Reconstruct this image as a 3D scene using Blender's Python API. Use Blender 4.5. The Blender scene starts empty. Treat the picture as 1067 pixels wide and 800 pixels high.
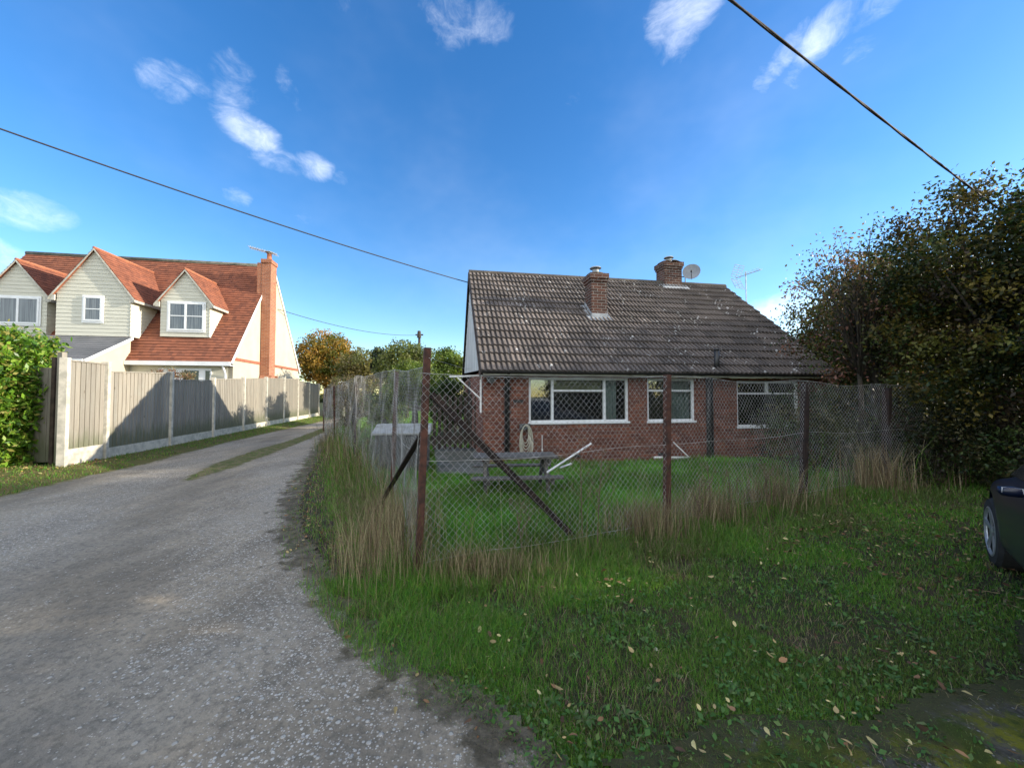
import bpy, math, random
import numpy as np
from mathutils import Vector, Matrix, Euler
random.seed(7); R = np.random.default_rng(11)
S = bpy.context.scene; COL = S.collection
rad = math.radians
F = 402.0; CX = 533.5; CY = 400.0; TP = 12.0/402.0; PIT = math.atan(TP); CH = 1.45
CAM = Vector((0, 0, CH))

def ray(px, py):
    x = (px-CX)/F; u = (CY-py)/F; c, s = math.cos(PIT), math.sin(PIT)
    return Vector((x, c - s*u, s + c*u))
def G(px, py, h=0.0):
    r = ray(px, py); t = (h-CH)/r.z; return CAM + r*t
def AT(px, py, Y):
    r = ray(px, py); return CAM + r*(Y/r.y)

# ---------------------------------------------------------------- tagging
def tag(o, label=None, cat=None, group=None, kind=None):
    if label: o['label'] = label
    if cat: o['category'] = cat
    if group: o['group'] = group
    if kind: o['kind'] = kind
    return o
def empty(name, loc, rz=0.0, label=None, cat=None, group=None):
    o = bpy.data.objects.new(name, None); COL.objects.link(o)
    o.location = loc; o.rotation_euler = (0, 0, rz); o.empty_display_size = .2
    return tag(o, label, cat, group)

# ---------------------------------------------------------------- materials
class NT:
    def __init__(s, mat):
        s.m = mat; mat.use_nodes = True; s.t = mat.node_tree; s.t.nodes.clear()
    def n(s, typ, **kw):
        nd = s.t.nodes.new(typ)
        for k, v in kw.items():
            if k.startswith('i_'):
                key = k[2:].replace('_', ' ')
                nd.inputs[key].default_value = v
            else: setattr(nd, k, v)
        return nd
    def l(s, a, b): s.t.links.new(a, b)
    def math(s, op, a, b=None, clamp=False):
        nd = s.n('ShaderNodeMath', operation=op); nd.use_clamp = clamp
        for i, x in enumerate((a, b)):
            if x is None: continue
            if isinstance(x, (int, float)): nd.inputs[i].default_value = x
            else: s.l(x, nd.inputs[i])
        return nd.outputs[0]
    def mix(s, fac, a, b, mode='MIX'):
        nd = s.n('ShaderNodeMix', data_type='RGBA', blend_type=mode)
        for i, x in ((0, fac), (6, a), (7, b)):
            if isinstance(x, (int, float)): nd.inputs[i].default_value = x
            elif isinstance(x, (tuple, list)): nd.inputs[i].default_value = (*x[:3], 1)
            else: s.l(x, nd.inputs[i])
        return nd.outputs[2]
    def ramp(s, v, lo, hi):
        nd = s.n('ShaderNodeMapRange'); nd.clamp = True; nd.interpolation_type = 'SMOOTHSTEP'
        s.l(v, nd.inputs[0]); nd.inputs[1].default_value = lo; nd.inputs[2].default_value = hi
        return nd.outputs[0]
    def noise(s, vec, scale, detail=4, rough=.55, col=False):
        nd = s.n('ShaderNodeTexNoise', i_Scale=scale, i_Detail=detail, i_Roughness=rough)
        if vec is not None: s.l(vec, nd.inputs['Vector'])
        return nd.outputs[1 if col else 0]
    def scalevec(s, vec, sc):
        nd = s.n('ShaderNodeVectorMath', operation='MULTIPLY'); s.l(vec, nd.inputs[0]); nd.inputs[1].default_value = sc
        return nd.outputs[0]
    def bump(s, h, strength=.3, dist=.01):
        nd = s.n('ShaderNodeBump', i_Strength=strength, i_Distance=dist); s.l(h, nd.inputs['Height']); return nd.outputs[0]
    def out(s, col, rough=.8, bump=None, metal=0, spec=.5, coat=0):
        p = s.n('ShaderNodeBsdfPrincipled')
        if isinstance(col, (tuple, list)): p.inputs['Base Color'].default_value = (*col[:3], 1)
        else: s.l(col, p.inputs['Base Color'])
        if isinstance(rough, (int, float)): p.inputs['Roughness'].default_value = rough
        else: s.l(rough, p.inputs['Roughness'])
        p.inputs['Metallic'].default_value = metal
        p.inputs['Specular IOR Level'].default_value = spec
        if coat: p.inputs['Coat Weight'].default_value = coat; p.inputs['Coat Roughness'].default_value = .05
        if bump is not None: s.l(bump, p.inputs['Normal'])
        o = s.n('ShaderNodeOutputMaterial'); s.l(p.outputs[0], o.inputs[0]); return p
def M(name): return bpy.data.materials.new(name)
MATS = {}
def simple(name, a, b=None, sc=6, rough=.7, bs=.2, bd=.004, metal=0, spec=.5, stretch=None, coat=0, contrast=(.35, .65)):
    m = M(name); t = NT(m)
    tc = t.n('ShaderNodeTexCoord').outputs['Object']
    v = t.scalevec(tc, stretch) if stretch else tc
    b = b or tuple(x*.75 for x in a)
    f = t.ramp(t.noise(v, sc, 6, .6), *contrast)
    c = t.mix(f, a, b)
    h = t.noise(v, sc*5, 5, .6)
    t.out(c, rough, t.bump(h, bs, bd), metal, spec, coat)
    MATS[name] = m; return m
simple('white_upvc', (.78, .80, .82), (.70, .72, .73), 3, .35, .03)
simple('painted_fascia', (.52, .50, .44), (.36, .35, .30), 5, .6)
simple('black_plastic', (.018, .018, .020), (.03, .03, .03), 5, .45)
simple('lead', (.38, .40, .42), (.26, .28, .30), 8, .6)
simple('concrete', (.58, .54, .45), (.38, .36, .30), 7, .9, .5)
simple('concrete_dark', (.13, .13, .115), (.07, .08, .06), 4, .9, .5)
simple('rust', (.105, .042, .027), (.045, .023, .017), 14, .9, .6, .003)
simple('rust_dark', (.036, .019, .014), (.018, .012, .011), 14, .9, .6, .003)
simple('galv', (.50, .50, .48), (.26, .24, .21), 9, .55, .1, .001, metal=.1)
simple('grey_wood', (.125, .115, .10), (.06, .058, .05), 4, .85, .5, .004, stretch=(1, 8, 8))
simple('dark_wood', (.055, .038, .028), (.025, .018, .014), 4, .8, .4, .004, stretch=(8, 8, 1))
simple('bargeboard', (.075, .05, .04), (.035, .024, .02), 6, .7)
simple('bark', (.09, .07, .05), (.035, .028, .022), 9, .95, .8, .02, stretch=(3, 3, .7))
simple('render_cream', (.50, .45, .34), (.45, .40, .30), 1.2, .9, .15)
simple('brick_band', (.33, .12, .07), (.25, .09, .05), 10, .9)
simple('cladding_white', (.60, .62, .64), (.45, .47, .49), 3, .6, .1, stretch=(3, 3, .4))
simple('terracotta', (.42, .15, .07), (.3, .11, .06), 8, .8)
simple('mossy_clay', (.13, .085, .05), (.07, .07, .035), 12, .95, .5)
simple('cable', (.06, .052, .05), (.10, .09, .085), 30, .8, spec=.2)
simple('thin_cable', (.03, .03, .033), (.04, .04, .045), 3, .6)
simple('white_paint', (.78, .78, .76), (.62, .62, .6), 5, .4)
simple('hose', (.55, .52, .42), (.42, .4, .3), 8, .5)
simple('grey_box', (.10, .105, .105), (.06, .065, .065), 3, .8, .3)
simple('grey_lid', (.36, .37, .36), (.22, .23, .21), 5, .7)
simple('tyre', (.015, .015, .015), (.025, .025, .025), 8, .9)
simple('alloy', (.42, .45, .48), (.34, .36, .39), 3, .35, .02, metal=.6)
simple('car_paint', (.004, .008, .030), (.004, .008, .028), 1, .4, 0, 0, spec=.4, coat=.4)
simple('car_glass', (.01, .012, .015), (.01, .012, .015), 1, .08, 0, 0, spec=.8)
simple('lamp_lens', (.5, .52, .55), (.4, .42, .45), 3, .1, 0, 0)
simple('curtain', (.72, .80, .77), (.50, .60, .57), 2, .9, .6, .02, stretch=(14, 14, .3))
simple('reflection_panel', (.62, .60, .38), (.46, .45, .28), 2, .9, .3, .01, stretch=(.5, 1, 12))
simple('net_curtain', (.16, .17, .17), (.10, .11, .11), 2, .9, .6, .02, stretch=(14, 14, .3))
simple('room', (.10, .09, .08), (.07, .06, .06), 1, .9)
simple('pebble', (.58, .57, .53), (.36, .34, .31), 25, .75, .1, .002, contrast=(.3, .7))
simple('pebble_dark', (.22, .21, .19), (.12, .11, .10), 25, .85, .1, .002)
simple('slate', (.12, .125, .13), (.17, .17, .17), 3, .7, .3)
simple('dark_pane', (.02, .025, .03), (.03, .035, .04), 2, .05, 0, 0, spec=.7)
simple('curtained_pane', (.20, .22, .23), (.10, .11, .12), 2, .12, 0, 0, spec=.6, stretch=(12, 1, .3))
simple('dish_grey', (.26, .28, .31), (.20, .22, .25), 6, .6)

def glass():
    m = M('window_glass'); t = NT(m)
    tr = t.n('ShaderNodeBsdfTransparent'); tr.inputs[0].default_value = (.86, .9, .88, 1)
    gl = t.n('ShaderNodeBsdfGlossy'); gl.inputs['Roughness'].default_value = .015
    tc = t.n('ShaderNodeTexCoord').outputs['Object']
    b = t.bump(t.noise(tc, 2.2, 1, .3), .25, .006)
    t.l(b, gl.inputs['Normal'])
    fr = t.n('ShaderNodeFresnel'); fr.inputs[0].default_value = 1.55
    f = t.math('MULTIPLY_ADD', fr.outputs[0], 2.2, True); f.node.inputs[2].default_value = .08
    mx = t.n('ShaderNodeMixShader'); t.l(f, mx.inputs[0]); t.l(tr.outputs[0], mx.inputs[1]); t.l(gl.outputs[0], mx.inputs[2])
    o = t.n('ShaderNodeOutputMaterial'); t.l(mx.outputs[0], o.inputs[0]); MATS['glass'] = m
glass()

def brick(name, c1, c2, mortar, var=.5, msize=.012):
    m = M(name); t = NT(m)
    uv = t.n('ShaderNodeUVMap').outputs[0]
    w = t.n('ShaderNodeVectorMath', operation='ADD'); t.l(uv, w.inputs[0])
    nz = t.noise(uv, 9, 2, .5, col=True); sub = t.scalevec(nz, (.006, .006, 0)); t.l(sub, w.inputs[1])
    b = t.n('ShaderNodeTexBrick', i_Scale=1.0); b.offset = .5
    b.inputs['Brick Width'].default_value = .225; b.inputs['Row Height'].default_value = .075
    b.inputs['Mortar Size'].default_value = msize*.55; b.inputs['Mortar Smooth'].default_value = .2
    b.inputs['Bias'].default_value = 0
    b.inputs['Color1'].default_value = (*c1, 1); b.inputs['Color2'].default_value = (*c2, 1); b.inputs['Mortar'].default_value = (*mortar, 1)
    t.l(w.outputs[0], b.inputs['Vector'])
    f = t.ramp(t.noise(uv, 3.5, 6, .65), .35, .7)
    c = t.mix(t.math('MULTIPLY', f, var), b.outputs[0], tuple(x*.45 for x in c1))
    g = t.ramp(t.noise(uv, 14, 3, .6), .62, .75)
    c = t.mix(t.math('MULTIPLY', g, .25), c, (.30, .24, .2))
    hb = t.math('SUBTRACT', t.math('MULTIPLY', t.noise(uv, 90, 3), .35), b.outputs[1])
    t.out(c, .9, t.bump(hb, .7, .008), spec=.25)
    MATS[name] = m
brick('red_brick', (.255, .092, .056), (.12, .047, .036), (.19, .15, .125), .6, .015)
brick('chimney_brick', (.13, .055, .038), (.055, .032, .026), (.25, .24, .22), .4, .014)
brick('orange_brick', (.42, .17, .09), (.30, .11, .06), (.38, .30, .24), .25)

def siding(name, col):
    simple(name, col, tuple(x*.88 for x in col), 2.5, .6, .1, stretch=(.5, 1, 4))
siding('weatherboard', (.60, .59, .50))

def tiles(name, base, alt, lichen, lich_amt, tw, row, dark=(.02, .02, .018)):
    m = M(name); t = NT(m)
    uv = t.n('ShaderNodeUVMap').outputs[0]
    sn = t.n('ShaderNodeVectorMath', operation='SNAP'); t.l(uv, sn.inputs[0]); sn.inputs[1].default_value = (tw, row, 1)
    wn = t.n('ShaderNodeTexWhiteNoise'); wn.noise_dimensions = '3D'; t.l(sn.outputs[0], wn.inputs[0])
    c = t.mix(wn.outputs[0], base, alt)
    big = t.ramp(t.noise(uv, .7, 5, .6), .4, .65)
    c = t.mix(t.math('MULTIPLY', big, .45), c, tuple(x*.6 for x in base))
    g = t.ramp(t.noise(uv, 22, 3, .6), .5, .75); c = t.mix(t.math('MULTIPLY', g, .3), c, tuple(min(1, x*1.6) for x in base))
    if lich_amt:
        spot = t.ramp(t.noise(uv, 8.5, 3, .6), .70-lich_amt, .72-lich_amt)
        reg = t.ramp(t.noise(uv, 1.1, 2, .5), .45, .6)
        c = t.mix(t.math('MULTIPLY', spot, t.math('MULTIPLY', reg, .85)), c, lichen)
    t.out(c, .9, t.bump(t.noise(uv, 60, 3), .4, .003), spec=.3)
    MATS[name] = m
tiles('ridge_tile', (.10, .085, .07), (.06, .055, .05), (.4, .4, .38), .05, .45, .5)
tiles('concrete_tile', (.17, .142, .125), (.085, .074, .067), (.60, .59, .56), .085, .315, .3137)
tiles('red_tile', (.29, .105, .058), (.15, .058, .038), (.5, .4, .3), 0, .165, .115)
tiles('slate_tile', (.125, .13, .135), (.16, .16, .165), (.3, .3, .3), 0, .25, .2)

def fencewood():
    m = M('fence_wood'); t = NT(m)
    uv = t.n('ShaderNodeUVMap').outputs[0]
    sn = t.n('ShaderNodeVectorMath', operation='SNAP'); t.l(uv, sn.inputs[0]); sn.inputs[1].default_value = (.118, 50, 1)
    wn = t.n('ShaderNodeTexWhiteNoise'); t.l(sn.outputs[0], wn.inputs[0])
    c = t.mix(wn.outputs[0], (.36, .325, .265), (.255, .235, .195))
    g = t.noise(t.scalevec(uv, (40, 1.6, 1)), 1, 5, .65)
    c = t.mix(t.math('MULTIPLY', t.ramp(g, .4, .7), .5), c, (.17, .145, .12))
    st = t.ramp(t.noise(uv, 2.2, 4, .6), .5, .7); c = t.mix(t.math('MULTIPLY', st, .35), c, (.30, .30, .26))
    sp_ = t.n('ShaderNodeSeparateXYZ'); t.l(uv, sp_.inputs[0])
    pn = t.n('ShaderNodeTexWhiteNoise'); pn.noise_dimensions = '1D'; t.l(t.math('FLOOR', t.math('DIVIDE', sp_.outputs[0], 7.0)), pn.inputs['W'])
    c = t.mix(t.math('MULTIPLY', pn.outputs[0], .4), c, (.20, .19, .165))
    geo = t.n('ShaderNodeTexCoord').outputs['Object']; sz = t.n('ShaderNodeSeparateXYZ'); t.l(geo, sz.inputs[0])
    alg = t.ramp(t.math('ADD', sz.outputs[2], t.math('MULTIPLY', t.noise(t.scalevec(uv, (9, 1.5, 1)), 1, 5, .7), -.9)), .30, -.15)
    c = t.mix(t.math('MULTIPLY', alg, .7), c, (.10, .115, .06))
    kn = t.n('ShaderNodeTexVoronoi', i_Scale=1.0); t.l(t.scalevec(uv, (8.5, 2.2, 1)), kn.inputs['Vector'])
    c = t.mix(t.math('MULTIPLY', t.ramp(kn.outputs['Distance'], .10, .05), .6), c, (.10, .075, .05))
    t.out(c, .9, t.bump(g, .4, .004), spec=.2); MATS['fence_wood'] = m
fencewood()

def leafmat(name, trans=.35, rough=.5, spec=.4):
    m = M(name); t = NT(m)
    a = t.n('ShaderNodeAttribute', attribute_name='col').outputs[0]
    p = t.n('ShaderNodeBsdfPrincipled'); t.l(a, p.inputs['Base Color']); p.inputs['Roughness'].default_value = rough
    p.inputs['Specular IOR Level'].default_value = spec
    tl = t.n('ShaderNodeBsdfTranslucent')
    br = t.mix(1.0, a, (1.5, 1.6, .7), 'MULTIPLY'); t.l(br, tl.inputs[0])
    mx = t.n('ShaderNodeMixShader'); mx.inputs[0].default_value = trans
    t.l(p.outputs[0], mx.inputs[1]); t.l(tl.outputs[0], mx.inputs[2])
    o = t.n('ShaderNodeOutputMaterial'); t.l(mx.outputs[0], o.inputs[0]); MATS[name] = m
leafmat('leaf', .32, .5, .35); leafmat('glossy_leaf', .28, .4, .4); leafmat('grass', .3, .55, .25); leafmat('dry', .15, .8, .1); leafmat('stone', 0, .8, .3)

def groundmat():
    m = M('ground_soil'); t = NT(m)
    o = t.n('ShaderNodeTexCoord').outputs['Object']
    f = t.ramp(t.noise(o, 1.2, 7, .65), .38, .62)
    c = t.mix(f, (.042, .050, .018), (.062, .048, .030))
    c = t.mix(t.ramp(t.noise(o, 14, 5, .6), .5, .7), c, (.020, .032, .010))
    far = t.ramp(t.noise(o, .05, 3, .5), .4, .6); c = t.mix(t.math('MULTIPLY', far, .4), c, (.06, .085, .02))
    t.out(c, .95, t.bump(t.noise(o, 30, 6, .7), .9, .02), spec=.2); MATS['ground'] = m
    def soil(t, o):
        return t.mix(t.ramp(t.noise(o, 9, 7, .7), .35, .65), (.075, .063, .042), (.16, .135, .095))
    def att(t, nm): return t.n('ShaderNodeAttribute', attribute_name=nm).outputs['Fac']
    # lane
    m = M('gravel_lane'); t = NT(m)
    o = t.n('ShaderNodeTexCoord').outputs['Object']
    st = t.scalevec(o, (1.6, .5, 1))
    c = t.mix(t.ramp(t.noise(st, 1.1, 6, .6), .35, .65), (.35, .292, .212), (.225, .190, .142))
    c = t.mix(t.math('MULTIPLY', t.ramp(t.noise(o, .45, 3, .5), .42, .6), .35), c, (.37, .34, .285))
    c = t.mix(t.math('MULTIPLY', t.ramp(t.noise(o, 26, 6, .7), .42, .68), .55), c, (.085, .08, .07))
    bandv = t.math('MULTIPLY', t.math('COSINE', t.math('MULTIPLY', t.math('ADD', att(t, 'edR'), -.35), 3.0)), .16)
    grp = t.ramp(t.math('ADD', t.noise(st, 1.7, 4, .65), bandv), .36, .66)
    hts = []
    for sc, th, lo, a in ((24, .26, .58, (.66, .62, .54)), (48, .32, .46, (.64, .60, .53)), (95, .36, .44, (.60, .56, .49))):
        v = t.n('ShaderNodeTexVoronoi', i_Scale=sc); t.l(o, v.inputs['Vector'])
        d = t.ramp(v.outputs['Distance'], th+.06, th-.06)
        sp = t.n('ShaderNodeSeparateColor'); t.l(v.outputs['Color'], sp.inputs[0])
        k = t.ramp(sp.outputs[0], lo+.10, lo+.16)
        k2 = t.ramp(t.math('ADD', sp.outputs[1], grp), .85, .95)
        fac = t.math('MULTIPLY', d, t.math('MULTIPLY', k, k2))
        cc = t.mix(sp.outputs[2], a, tuple(x*.55 for x in a))
        c = t.mix(t.math('MULTIPLY', fac, .95), c, cc); hts.append(t.math('MULTIPLY', fac, 12/sc))
    tr = t.math('MULTIPLY', t.ramp(t.math('COSINE', t.math('MULTIPLY', t.math('ADD', att(t, 'edR'), t.math('ADD', t.math('MULTIPLY', t.noise(st, .6, 2, .5), .5), -.62)), 3.0)), -.3, -1.0), .30)
    c = t.mix(t.math('MULTIPLY', tr, t.ramp(t.noise(o, 1.3, 4, .6), .3, .6)), c, (.13, .115, .09))
    tread = t.math('MULTIPLY', t.math('SINE', t.math('MULTIPLY', att(t, 'edR'), 170.0)), t.math('MULTIPLY', tr, t.ramp(t.noise(st, 1.4, 3, .5), .45, .6)))
    c = t.mix(t.math('MULTIPLY', tread, .55, True), c, (.10, .09, .075))
    h = t.math('ADD', t.math('ADD', hts[0], hts[1]), t.math('MULTIPLY', t.noise(o, 60, 6, .7), .8))
    h = t.math('ADD', h, t.math('MULTIPLY', t.noise(st, 3, 3, .6), 1.5))
    nb = t.math('MULTIPLY', t.math('SUBTRACT', t.noise(o, 5, 6, .7), .5), 1.0)
    er = t.ramp(t.math('ADD', att(t, 'edR'), nb), .18, .02); c = t.mix(er, c, soil(t, o))
    vc = t.mix(t.ramp(t.noise(o, 6, 7, .7), .4, .6), (.17, .14, .07), (.085, .10, .028))
    nb = t.math('MULTIPLY', nb, .5)
    el_ = t.ramp(t.math('ADD', att(t, 'edL'), nb), .15, .02); c = t.mix(el_, c, vc)
    es = t.ramp(t.math('ADD', att(t, 'edS'), nb), .12, -.04); c = t.mix(es, c, vc)
    t.out(c, .92, t.bump(h, .8, .014), spec=.2); MATS['lane'] = m
    # mossy gravel
    m = M('moss_gravel'); t = NT(m)
    o = t.n('ShaderNodeTexCoord').outputs['Object']
    g = t.mix(t.ramp(t.noise(o, 30, 6, .7), .4, .65), (.10, .095, .08), (.05, .048, .04))
    v = t.n('ShaderNodeTexVoronoi', i_Scale=55); t.l(o, v.inputs['Vector'])
    sp = t.n('ShaderNodeSeparateColor'); t.l(v.outputs['Color'], sp.inputs[0])
    fac = t.math('MULTIPLY', t.ramp(v.outputs['Distance'], .36, .26), t.ramp(sp.outputs[0], .6, .66))
    g = t.mix(fac, g, (.26, .26, .25))
    ms = t.ramp(t.noise(o, 3.1, 7, .75), .42, .52)
    mc = t.mix(t.ramp(t.noise(o, 3, 5, .7), .4, .6), (.17, .17, .016), (.05, .07, .014))
    c = t.mix(ms, g, mc)
    nb = t.math('MULTIPLY', t.math('SUBTRACT', t.noise(o, 6, 6, .7), .5), .9)
    c = t.mix(t.ramp(t.math('ADD', att(t, 'edge'), nb), .22, .05), c, (.060, .062, .028))
    t.out(c, .95, t.bump(t.math('ADD', t.noise(o, 60, 6, .75), t.math('MULTIPLY', fac, .3)), .9, .015), spec=.2); MATS['moss'] = m
    m = M('dirt_edge'); t = NT(m)
    o = t.n('ShaderNodeTexCoord').outputs['Object']
    c = t.mix(t.ramp(t.noise(o, 9, 7, .7), .35, .65), (.045, .036, .026), (.095, .078, .055))
    t.out(c, .95, t.bump(t.noise(o, 25, 7, .75), 1, .03), spec=.2); MATS['dirt'] = m
    m = M('yellow_verge'); t = NT(m)
    o = t.n('ShaderNodeTexCoord').outputs['Object']
    c = t.mix(t.ramp(t.noise(o, 3, 7, .7), .35, .65), (.15, .12, .05), (.09, .10, .025))
    t.out(c, .95, t.bump(t.noise(o, 40, 6, .7), .8, .02), spec=.2); MATS['verge'] = m
groundmat()

# ---------------------------------------------------------------- mesh builder
class MB:
    def __init__(s): s.v = []; s.f = []; s.uv = []
    def quad(s, *p, uv=None):
        i = len(s.v); s.v += [tuple(x) for x in p]; s.f.append(tuple(range(i, i+len(p)))); s.uv.append(uv); return s
    def box(s, x0, x1, y0, y1, z0, z1):
        i = len(s.v)
        s.v += [(x0,y0,z0),(x1,y0,z0),(x1,y1,z0),(x0,y1,z0),(x0,y0,z1),(x1,y0,z1),(x1,y1,z1),(x0,y1,z1)]
        for f in ((0,3,2,1),(4,5,6,7),(0,1,5,4),(1,2,6,5),(2,3,7,6),(3,0,4,7)):
            s.f.append(tuple(i+k for k in f)); s.uv.append(None)
        return s
    def prism(s, prof, d, axis='v'):
        """prof: points (3D) of a planar polygon; d: extrusion vector"""
        d = Vector(d); n = len(prof); i = len(s.v)
        s.v += [tuple(p) for p in prof]+[tuple(Vector(p)+d) for p in prof]
        s.f.append(tuple(range(i, i+n))); s.uv.append(None)
        s.f.append(tuple(range(i+2*n-1, i+n-1, -1))); s.uv.append(None)
        for k in range(n):
            k2 = (k+1) % n; s.f.append((i+k2, i+k, i+n+k, i+n+k2)); s.uv.append(None)
        return s
    def bar(s, a, b, w, h=None, up=(0, 0, 1)):
        a, b = Vector(a), Vector(b); d = (b-a).normalized(); h = h or w
        upv = Vector(up)
        if abs(d.dot(upv)) > .97: upv = Vector((0, 1, 0))
        x = d.cross(upv).normalized()*(w/2); y = x.cross(d).normalized()*(h/2)
        s.prism([a-x-y, a+x-y, a+x+y, a-x+y], b-a); return s
    def tube(s, pts, r, n=8, cap=True):
        pts = [Vector(p) for p in pts]; rs = r if isinstance(r, (list, tuple)) else [r]*len(pts)
        i0 = len(s.v); px = None
        for k, p in enumerate(pts):
            d = (pts[min(k+1, len(pts)-1)]-pts[max(k-1, 0)])
            if d.length < 1e-9: d = Vector((0, 0, 1))
            d.normalize()
            if px is None: px = d.orthogonal().normalized()
            px = (px - d*px.dot(d)).normalized(); py = d.cross(px)
            for j in range(n):
                a = 2*math.pi*j/n; s.v.append(tuple(p+(px*math.cos(a)+py*math.sin(a))*rs[k]))
        for k in range(len(pts)-1):
            for j in range(n):
                a = i0+k*n+j; b = i0+k*n+(j+1) % n; s.f.append((a, b, b+n, a+n)); s.uv.append(None)
        if cap:
            s.f.append(tuple(i0+j for j in range(n-1, -1, -1))); s.uv.append(None)
            e = i0+(len(pts)-1)*n; s.f.append(tuple(e+j for j in range(n))); s.uv.append(None)
        return s
    def lathe(s, c, prof, n=16):
        c = Vector(c); i0 = len(s.v)
        for r, z in prof:
            for j in range(n):
                a = 2*math.pi*j/n; s.v.append((c.x+r*math.cos(a), c.y+r*math.sin(a), c.z+z))
        for k in range(len(prof)-1):
            for j in range(n):
                a = i0+k*n+j; b = i0+k*n+(j+1) % n; s.f.append((a, b, b+n, a+n)); s.uv.append(None)
        return s
    def build(s, name, mat, parent=None, smooth=False, bevel=0):
        me = bpy.data.meshes.new(name); me.from_pydata(s.v, [], s.f); me.update()
        uvl = me.uv_layers.new(name='UVMap'); data = []
        for k, p in enumerate(me.polygons):
            if s.uv[k]:
                for a in s.uv[k]: data += [a[0], a[1]]
                continue
            n = p.normal; ax = max(range(3), key=lambda i: abs(n[i]))
            for vi in p.vertices:
                c = me.vertices[vi].co
                data += [(c.y, c.z), (c.x, c.z), (c.x, c.y)][ax]
        uvl.data.foreach_set('uv', data)
        me.materials.append(MATS[mat] if isinstance(mat, str) else mat)
        if smooth: me.polygons.foreach_set('use_smooth', [True]*len(me.polygons))
        o = bpy.data.objects.new(name, me); COL.objects.link(o)
        if parent: o.parent = parent
        if bevel:
            b = o.modifiers.new('bevel', 'BEVEL'); b.width = bevel; b.segments = 2; b.limit_method = 'ANGLE'
        return o

def npmesh(name, verts, faces, mat, parent=None, col=None, smooth=False):
    """verts (N,3), faces (M,k) int"""
    me = bpy.data.meshes.new(name); nv = len(verts); nf, k = faces.shape
    me.vertices.add(nv); me.vertices.foreach_set('co', verts.astype(np.float32).ravel())
    me.loops.add(nf*k); me.loops.foreach_set('vertex_index', faces.astype(np.int32).ravel())
    me.polygons.add(nf); me.polygons.foreach_set('loop_start', np.arange(0, nf*k, k, dtype=np.int32))
    me.update(calc_edges=True)
    if col is not None:
        a = me.attributes.new('col', 'FLOAT_COLOR', 'POINT')
        c = np.ones((nv, 4), np.float32); c[:, :3] = col; a.data.foreach_set('color', c.ravel())
    me.materials.append(MATS[mat])
    if smooth: me.polygons.foreach_set('use_smooth', np.ones(nf, bool))
    o = bpy.data.objects.new(name, me); COL.objects.link(o)
    if parent: o.parent = parent
    return o

def unit(v): return v/np.maximum(np.linalg.norm(v, axis=1, keepdims=True), 1e-9)
def leaves(name, P, size, cols, mat='leaf', parent=None, aspect=.5, up=0.0, down=0.0, fold=.15):
    n = len(P); d = R.normal(size=(n, 3)); d[:, 2] -= down; d = unit(d)
    nn = R.normal(size=(n, 3)); nn[:, 2] += up; nn = unit(nn-(nn*d).sum(1, keepdims=True)*d)
    sd = np.cross(d, nn); L = np.broadcast_to(np.asarray(size), (n,))[:, None]*R.uniform(.6, 1.3, (n, 1)); W = L*aspect*.5
    V = np.empty((n, 4, 3)); V[:, 0] = P-d*L*.5; V[:, 2] = P+d*L*.5
    V[:, 1] = P+sd*W+nn*W*fold*2; V[:, 3] = P-sd*W+nn*W*fold*2
    Fc = np.arange(n*4).reshape(n, 4)
    return npmesh(name, V.reshape(-1, 3), Fc, mat, parent, np.repeat(cols, 4, axis=0))
def leaves6(name, P, size, cols, mat='dry', parent=None, aspect=.6, up=3.5):
    n = len(P); d = R.normal(size=(n, 3)); d[:, 2] *= .25; d = unit(d)
    nn = R.normal(size=(n, 3))*.6; nn[:, 2] += up*.4; nn = unit(nn-(nn*d).sum(1, keepdims=True)*d); sd = np.cross(d, nn)
    L = np.broadcast_to(np.asarray(size), (n,))[:, None]*R.uniform(.6, 1.3, (n, 1)); W = L*aspect*R.uniform(.6, 1.15, (n, 1)); cu = L*R.uniform(-.25, .35, (n, 1)); fo = L*R.uniform(-.05, .3, (n, 1))
    shp = [(-.5, 0), (-.28, .38), (.10, .46), (.32, .24), (.52, 0), (.30, -.26), (.06, -.45), (-.3, -.34)]
    V = np.stack([P+d*L*a+sd*W*b+nn*(cu*a*a*2+fo*abs(b)) for a, b in shp]+[P-nn*.0*L], 1)
    T = np.array([[8, i, (i+1) % 8] for i in range(8)]); Fc = (np.arange(n)[:, None, None]*9+T[None]).reshape(-1, 3)
    return npmesh(name, V.reshape(-1, 3), Fc, mat, parent, np.repeat(cols, 9, axis=0))
def palette(n, pal, w=None, jit=.25):
    pal = np.array(pal); idx = R.choice(len(pal), n, p=w); c = pal[idx]*R.uniform(1-jit, 1+jit, (n, 1))
    return c
def clumps(c, r, ncl, per, cr, flat=1.0, shell=.5, squarish=0):
    """clumpy crown; returns points and clump ids"""
    d = unit(R.normal(size=(ncl, 3)))
    if squarish: m = np.abs(d).max(1, keepdims=True); d = d/(m**squarish)
    rr = R.uniform(0, 1, (ncl, 1))**shell
    cc = np.array(c)+d*rr*np.array(r)
    ids = np.repeat(np.arange(ncl), per)
    sc = R.uniform(.6, 1.3, (ncl, 1))[ids]*cr
    P = cc[ids]+np.clip(R.normal(size=(len(ids), 3)), -1.7, 1.7)*sc*np.array([1, 1, flat])
    return P, ids, cc
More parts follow.
